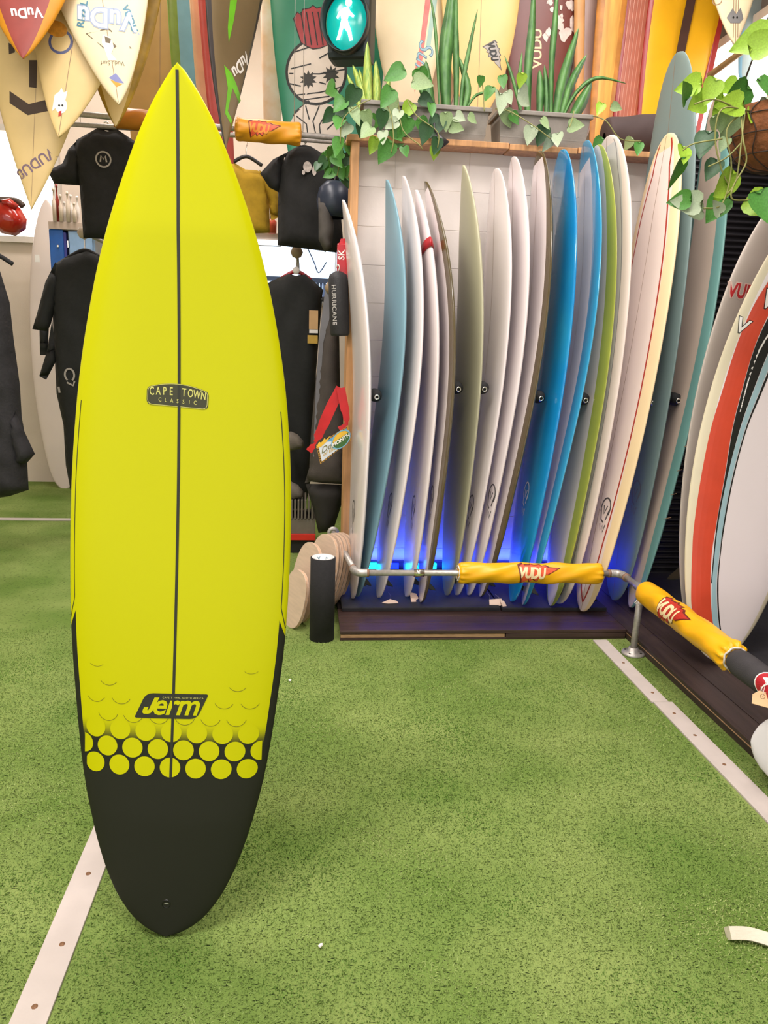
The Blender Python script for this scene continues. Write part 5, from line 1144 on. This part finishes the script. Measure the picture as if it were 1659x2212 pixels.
decal('lettering', [xf(fitbox(text2('MONTH', .2, bold=.03), .54, .2), .72, .44, 0)], lambda x, y: card(x, .88 - y + .06 * (.72 - x), .0052), WHITEP, pr)
# low grey display behind the yellow board, with a pair of grey fin soles and a red edge
p = PY(655, 1160, 4.9); t = thing('display_stand', 'grey ribbed display stand with a red bottom edge', 'display stand', tuple(p)); k = 4.9 / F
GD = mat('grey_display', '6f675a', .7, .12)
box('base', (-30 * k, 0, -8 * k), (26 * k, .3, 42 * k), GD, t, bevel=.004); box('red_edge', (-30 * k, -.02, -6 * k), (27 * k, .0, 8 * k), mat('red_edge', 'd02a1c', .5), t, bevel=.003)
box('foot', (-28 * k, .02, -PY(655, 1160, 4.9)[2] + 0), (25 * k, .28, -8 * k), mat('dark_foot', '1d1b18', .7), t)
for i in range(7): box('rib', (-28 * k + i * 7.5 * k, -.012, 42 * k), (-24 * k + i * 7.5 * k, .25, 84 * k), GD, t, bevel=.003)
for v, q in ((950, 'upper'), (1058, 'lower')):
    p = PY(625, v, 4.95); t = thing('neoprene_bootie', q + ' grey neoprene sole poking out beside the yellow board', 'bootie', tuple(p)); kk = 4.95 / F
    puff('sole', [(-20 * kk, 16 * kk), (4 * kk, 18 * kk), (18 * kk, 12 * kk), (30 * kk, -2 * kk), (32 * kk, -14 * kk), (22 * kk, -20 * kk), (0, -24 * kk), (-20 * kk, -20 * kk)], .05, mat('grey_felt', '6b6358', .9, .12, 30, bump=.3), t, dmax=.06, step=.02)
    box('bracket', (-.02, .0, -.02), (.01, .35, .0), GD, t)

# plywood skim boards leaning together and the foam roller
PLYF = mat('ply_face', 'd9bfa8', .55, .06, 9, stretch=(1, 1, 8)); PLYB = mat('ply_band', 'c9976a', .55, .15, 20); PLYD = mat('ply_dark', '8f5f44', .55, .15)
sk = [(638, 1252, 3.60, .145, .085, 'small blunt'), (660, 1250, 3.68, .205, .10, 'tall rounded'), (692, 1240, 3.77, .215, .105, 'wide pale'), (703, 1236, 3.82, .21, .10, 'reddish edged'), (711, 1233, 3.87, .205, .10, 'fourth from the roller side, thin'), (719, 1230, 3.915, .20, .10, 'thin'), (727, 1227, 3.96, .195, .10, 'rearmost thin')]
sk_labels = ['small blunt plywood skimboard at the front left of the leaning stack', 'tall rounded plywood skimboard second in the leaning stack', 'pale plywood skimboard third in the leaning stack', 'reddish edged plywood skimboard behind the black roller', 'thin plywood skimboard in the middle of the stack behind the roller', 'thin plywood skimboard second from the pipe', 'thin plywood skimboard nearest the grey pipe']
for i, (u, v, Y, a, b, _) in enumerate(sk):
    p = np.array(PY(u, v, Y)); p[2] = a * .97; n = Vector((-.86 + .03 * i, -.46, .18)).normalized(); up = Vector((.26, .06, 1)); up = (up - n * up.dot(n)).normalized(); sd = up.cross(n)
    M = Matrix(((sd.x, -n.x, up.x, p[0]), (sd.y, -n.y, up.y, p[1]), (sd.z, -n.z, up.z, p[2]), (0, 0, 0, 1)))
    t = thing('skimboard', sk_labels[i], 'skimboard', mw=M, group='plywood skimboards in a leaning stack')
    po = [(b * 1.25 * abs(math.cos(q)) ** .8 * (1 if math.cos(q) >= 0 else -1), a * abs(math.sin(q)) ** .85 * (1 if math.sin(q) >= 0 else -1)) for q in [2 * math.pi * k / 40 for k in range(40)]]
    for k, (d0, d1, m_) in enumerate(((-.008, -.004, PLYF), (-.004, -.001, PLYD if i == 3 else PLYB), (-.001, .002, PLYF), (.002, .005, PLYB), (.005, .008, PLYF))):
        prism('ply_layer', po if k in (0, 2, 4) else [(x * .995, z * .995) for x, z in po], d1 - d0, m_, t, mw=Matrix.Translation((0, d0, 0)))
p = PZ(695, 1379, 0); zt = PY(696, 1204, p[1])[2]
t = thing('foam_roller', 'tall black grip tape roll with a white core standing on the turf', 'roll', tuple(p)); GT = mat('grip_black', '1f1d1f', .85, .15, 60, bump=.4, bscale=500)
lathe('roll', [(.050, 0), (.0585, 0), (.0585, zt), (.052, zt + .001)], GT, t, seg=36); lathe('core', [(.052, zt + .001), (.0535, zt + .003), (.046, zt + .003), (.046, .05), (0, .05)], mat('white_card', 'dcd8d4', .6, .04), t, seg=36)
decal('core_print', [xf(text2('X', .022, bold=.03), -.02, 0), xf(text2('M', .02), .02, 0)], lambda x, y: (.0455 * math.sin(x / .0455), .0455 * math.cos(x / .0455), zt - .018 + y), BLUEP, t)

# shelves, bottles and small things in the far corner
SH = mat('shelf_board', 'cbb8a8', .6, .06)
p = PY(140, 486, 6.3); k = 6.3 / F; t = thing('wall_shelf', 'pale shelf holding a row of bottles at left', 'shelf', tuple(p)); box('shelf_board', (-30 * k, -.02, -9 * k), (120 * k, .3, 5 * k), SH, t, bevel=.003); box('shelf_support', (95 * k, .02, -PY(140, 486, 6.3)[2]), (118 * k, .28, -9 * k), SH, t)
BM = [mat('bottle_cream', 'e9d9c4', .25, .05), mat('bottle_white', 'f2ebe2', .2, .04), mat('bottle_red', '8f2f24', .25, .1)]
BL = ['pale slim bottle at the left end of the shelf row', 'dark red slim bottle, tallest on the pale shelf', 'pale bottle right of the dark red one', 'short white bottle, fourth from the left on the shelf', 'tall cream bottle in the middle of the shelf row', 'white bottle right of the tall cream one', 'shortest bottle of the shelf row, second from the right', 'white bottle at the right end of the shelf row']
for i, (u, h_) in enumerate(((119, 62), (126, 70), (133, 50), (141, 38), (148, 56), (155, 52), (162, 36), (169, 50))):
    p = PY(u, 481, 6.28 + .03 * (i % 2)); p[2] = PY(140, 486, 6.3)[2] + 5 * k + .001; q = h_ * k
    b_ = lathe('bottle', [(0, 0), (.014, 0), (.015, q * .55), (.006, q * .72), (.006, q * .9), (.009, q * .9), (.009, q), (0, q)], BM[2 if i in (1,) else i % 2], None, seg=14); b_.location = p
    tag(b_, BL[i], 'bottle', 'bottles on the pale shelf')
p = PY(128, 560, 6.29); k = 6.1 / F; t = thing('cool_box', 'tall bright blue locker under the bottle shelf', 'locker', (p[0], p[1], PY(128, 590, 6.1)[2])); zt = PY(140, 486, 6.3)[2] - 9 * 6.3 / F - PY(128, 590, 6.1)[2]
box('body', (-18 * k, 0, 0), (10 * k, .3, zt), mat('blue_locker', '1f63b8', .4, .08), t, bevel=.01); box('door_edge', (10 * k, .01, .02), (15 * k, .29, zt - .02), mat('purple_blue', '3a3f9c', .4), t); box('handle', (-2 * k, -.02, zt * .6), (2 * k, 0, zt * .66), CHROME, t, bevel=.004)
p = PY(162, 560, 6.29); t = thing('display_fridge', 'pale blue glass display cabinet beside the blue locker', 'cabinet', (p[0], p[1], PY(157, 590, 6.15)[2])); zt = PY(140, 486, 6.3)[2] - 9 * 6.3 / F - PY(157, 590, 6.15)[2]
box('body', (-13 * k, .02, 0), (40 * k, .3, zt), mat('pale_blue_cab', 'a9c6e4', .3, .08), t, bevel=.01); box('glass_door', (-9 * k, -.002, zt * .45), (36 * k, .019, zt * .95), mat('glass_blue', '8fb4dc', .1, .1), t); box('handle', (-12 * k, -.02, zt * .6), (-10 * k, .018, zt * .75), CHROME, t)
p = PY(20, 470, 5.9); t = thing('boxing_glove', 'shiny red boxing glove hanging under a dark pole at left', 'glove', tuple(p)); kk = 5.9 / F
puff('mitt', [(-34 * kk, 12 * kk), (-20 * kk, 26 * kk), (4 * kk, 32 * kk), (22 * kk, 18 * kk), (33 * kk, -2 * kk), (30 * kk, -20 * kk), (10 * kk, -34 * kk), (-16 * kk, -30 * kk), (-34 * kk, -14 * kk)], .10, mat('red_leather', 'b8281c', .2, .06, coat=.4), t, dmax=.12, step=.03)
puff('thumb', [(-10 * kk, 30 * kk), (8 * kk, 34 * kk), (24 * kk, 22 * kk), (18 * kk, 12 * kk), (-6 * kk, 20 * kk)], .05, mat('red_leather', 'b8281c'), t, dmax=.05, step=.03, mw=Matrix.Translation((0, -.05, 0)))
tube('cord', [(0, 0, 30 * kk), (0, .02, 38 * kk)], .006, BLACK, t, seg=6)
pts = [PY(-80, 428, 5.92), PY(0, 432, 5.92), PY(32, 434, 5.92), PY(44, 440, 5.92), PY(50, 446, 5.92)]; o_ = tube('wall_hook', smooth_path(pts, 5), .022, mat('dark_branch', '4a3a2c', .7, .15), None); tag(o_, 'dark curved wooden hook arm above the red glove', 'hook')
p = PY(580, 512, 5.9); k = 5.9 / F; t = thing('counter_shelf', 'pale counter shelf below the mustard T-shirt', 'shelf', tuple(p)); box('shelf_board', (-90 * k, 0, -6 * k), (22 * k, .4, 8 * k), SH, t, bevel=.003); box('lit_edge', (-90 * k, -.012, -16 * k), (22 * k, .0, -6 * k), mat('lit_edge', 'e9f4ff', .4, 0, emit=1.0), t); box('support', (-90 * k, .05, -PY(580, 512, 5.9)[2]), (-60 * k, .4, -16 * k), SH, t)
p = PY(588, 488, 5.85); t = thing('coral_bottle', 'small coral bottle with a dark cap on the counter shelf', 'bottle', tuple(p)); lathe('body', [(0, -14 * k), (.03, -14 * k), (.032, 8 * k), (.012, 14 * k)], mat('coral', 'e0604a', .3), t, seg=16); lathe('cap', [(.014, 13 * k), (.014, 19 * k), (0, 19 * k)], BLACK, t, seg=12)
a, b = PY(540, 640, 7.27), PY(724, 524, 7.27)
wn = thing('window_3', None, None, tuple((a + b) / 2)); struct(wn, 'blue white lit window behind the hanging wetsuits'); c = (a + b) / 2; hx_, hz_ = (b[0] - a[0]) / 2, (b[2] - a[2]) / 2
box('pane', (-hx_, 0, -hz_), (hx_, .02, hz_), mat('blue_daylight', 'cfe4ff', .3, 0, emit=1.3), wn)
for z in (-hz_, -hz_ * .35, hz_): box('window_frame', (-hx_ - .03, -.03, z - .02), (hx_ + .03, .0, z + .02), mat('slate_frame', '4a5a78', .5), wn)
for i in range(9): x = hx_ * (.25 + .08 * i); box('blind_slat', (x, -.02, -hz_), (x + .025, -.005, -hz_ * .37), mat('blind_blue', '6f86b4', .5), wn)
tube('cable', smooth_path([(hx_ * .3, -.03, hz_ * .9), (hx_ * .5, -.03, hz_ * .3), (hx_ * .62, -.03, -.02), (hx_ * .8, -.03, hz_ * .3)]), .006, mat('slate_frame', '4a5a78'), wn, seg=6)
p = PY(722, 432, 4.85); t = thing('helmet', 'dark navy round helmet beside the pine post', 'helmet', tuple(p)); q = 36 * 4.85 / F
lathe('shell', [(0, q * 1.05), (q * .5, q * .95), (q * .85, q * .6), (q, 0), (q * .95, -q * .5), (q * .7, -q * .95), (q * .62, -q * .95)], mat('navy_shell', '2c3444', .35, .1), t, seg=28)
puff('ear_flap', [(-q * .9, 0), (-q * .3, -.02), (0, -q * 1.4), (-q * .1, -q * 2.6), (-q * .5, -q * 2.9), (-q * .85, -q * 2.2)], .04, mat('grey_scarf', '55504c', .9, .15), t, dmax=.06, step=.03, mw=Matrix.Translation((0, -.06, 0)))
puff('peak', [(q * .6, q * .55), (q * 1.3, q * .5), (q * 1.35, q * .1), (q * .8, 0)], .02, mat('navy_shell', '2c3444'), t, dmax=.04, step=.03, mw=Matrix.Translation((0, -.05, 0)))
tube('strap', smooth_path([(0, 0, q), (.01, .02, q * 1.6), (0, .04, q * 2.2)]), .006, BLACK, t, seg=6)

for u, v, Y, mk, hx2, side in ARMS:
    p = PY(u, v, Y - .06); t = thing('face_out_rack', side, 'clothes rack', tuple(p))
    tube('arm', [(0, .02, 0), (0, 7.3 - p[1], 0)], .012, STEEL, t, seg=10)
    lathe('ball_end', [(0, .04), (.028, .03), (.042, 0), (.028, -.03), (0, -.04)], mat(mk, hx2, .5), t, seg=16)

for u, v, lb in ((626, 1470, 'tiny white paper scrap on the turf right of the yellow board'), (693, 2043, 'tiny pale crumb of paper on the turf near the front')):
    p = PZ(u, v, .006); o = prism('paper_scrap', [(-.006, -.004), (.002, -.006), (.006, .001), (.001, .006), (-.004, .004)], .003, WHITEM); o.location = p; o.rotation_euler = (math.radians(70), .3, u); tag(o, lb, 'paper scrap')
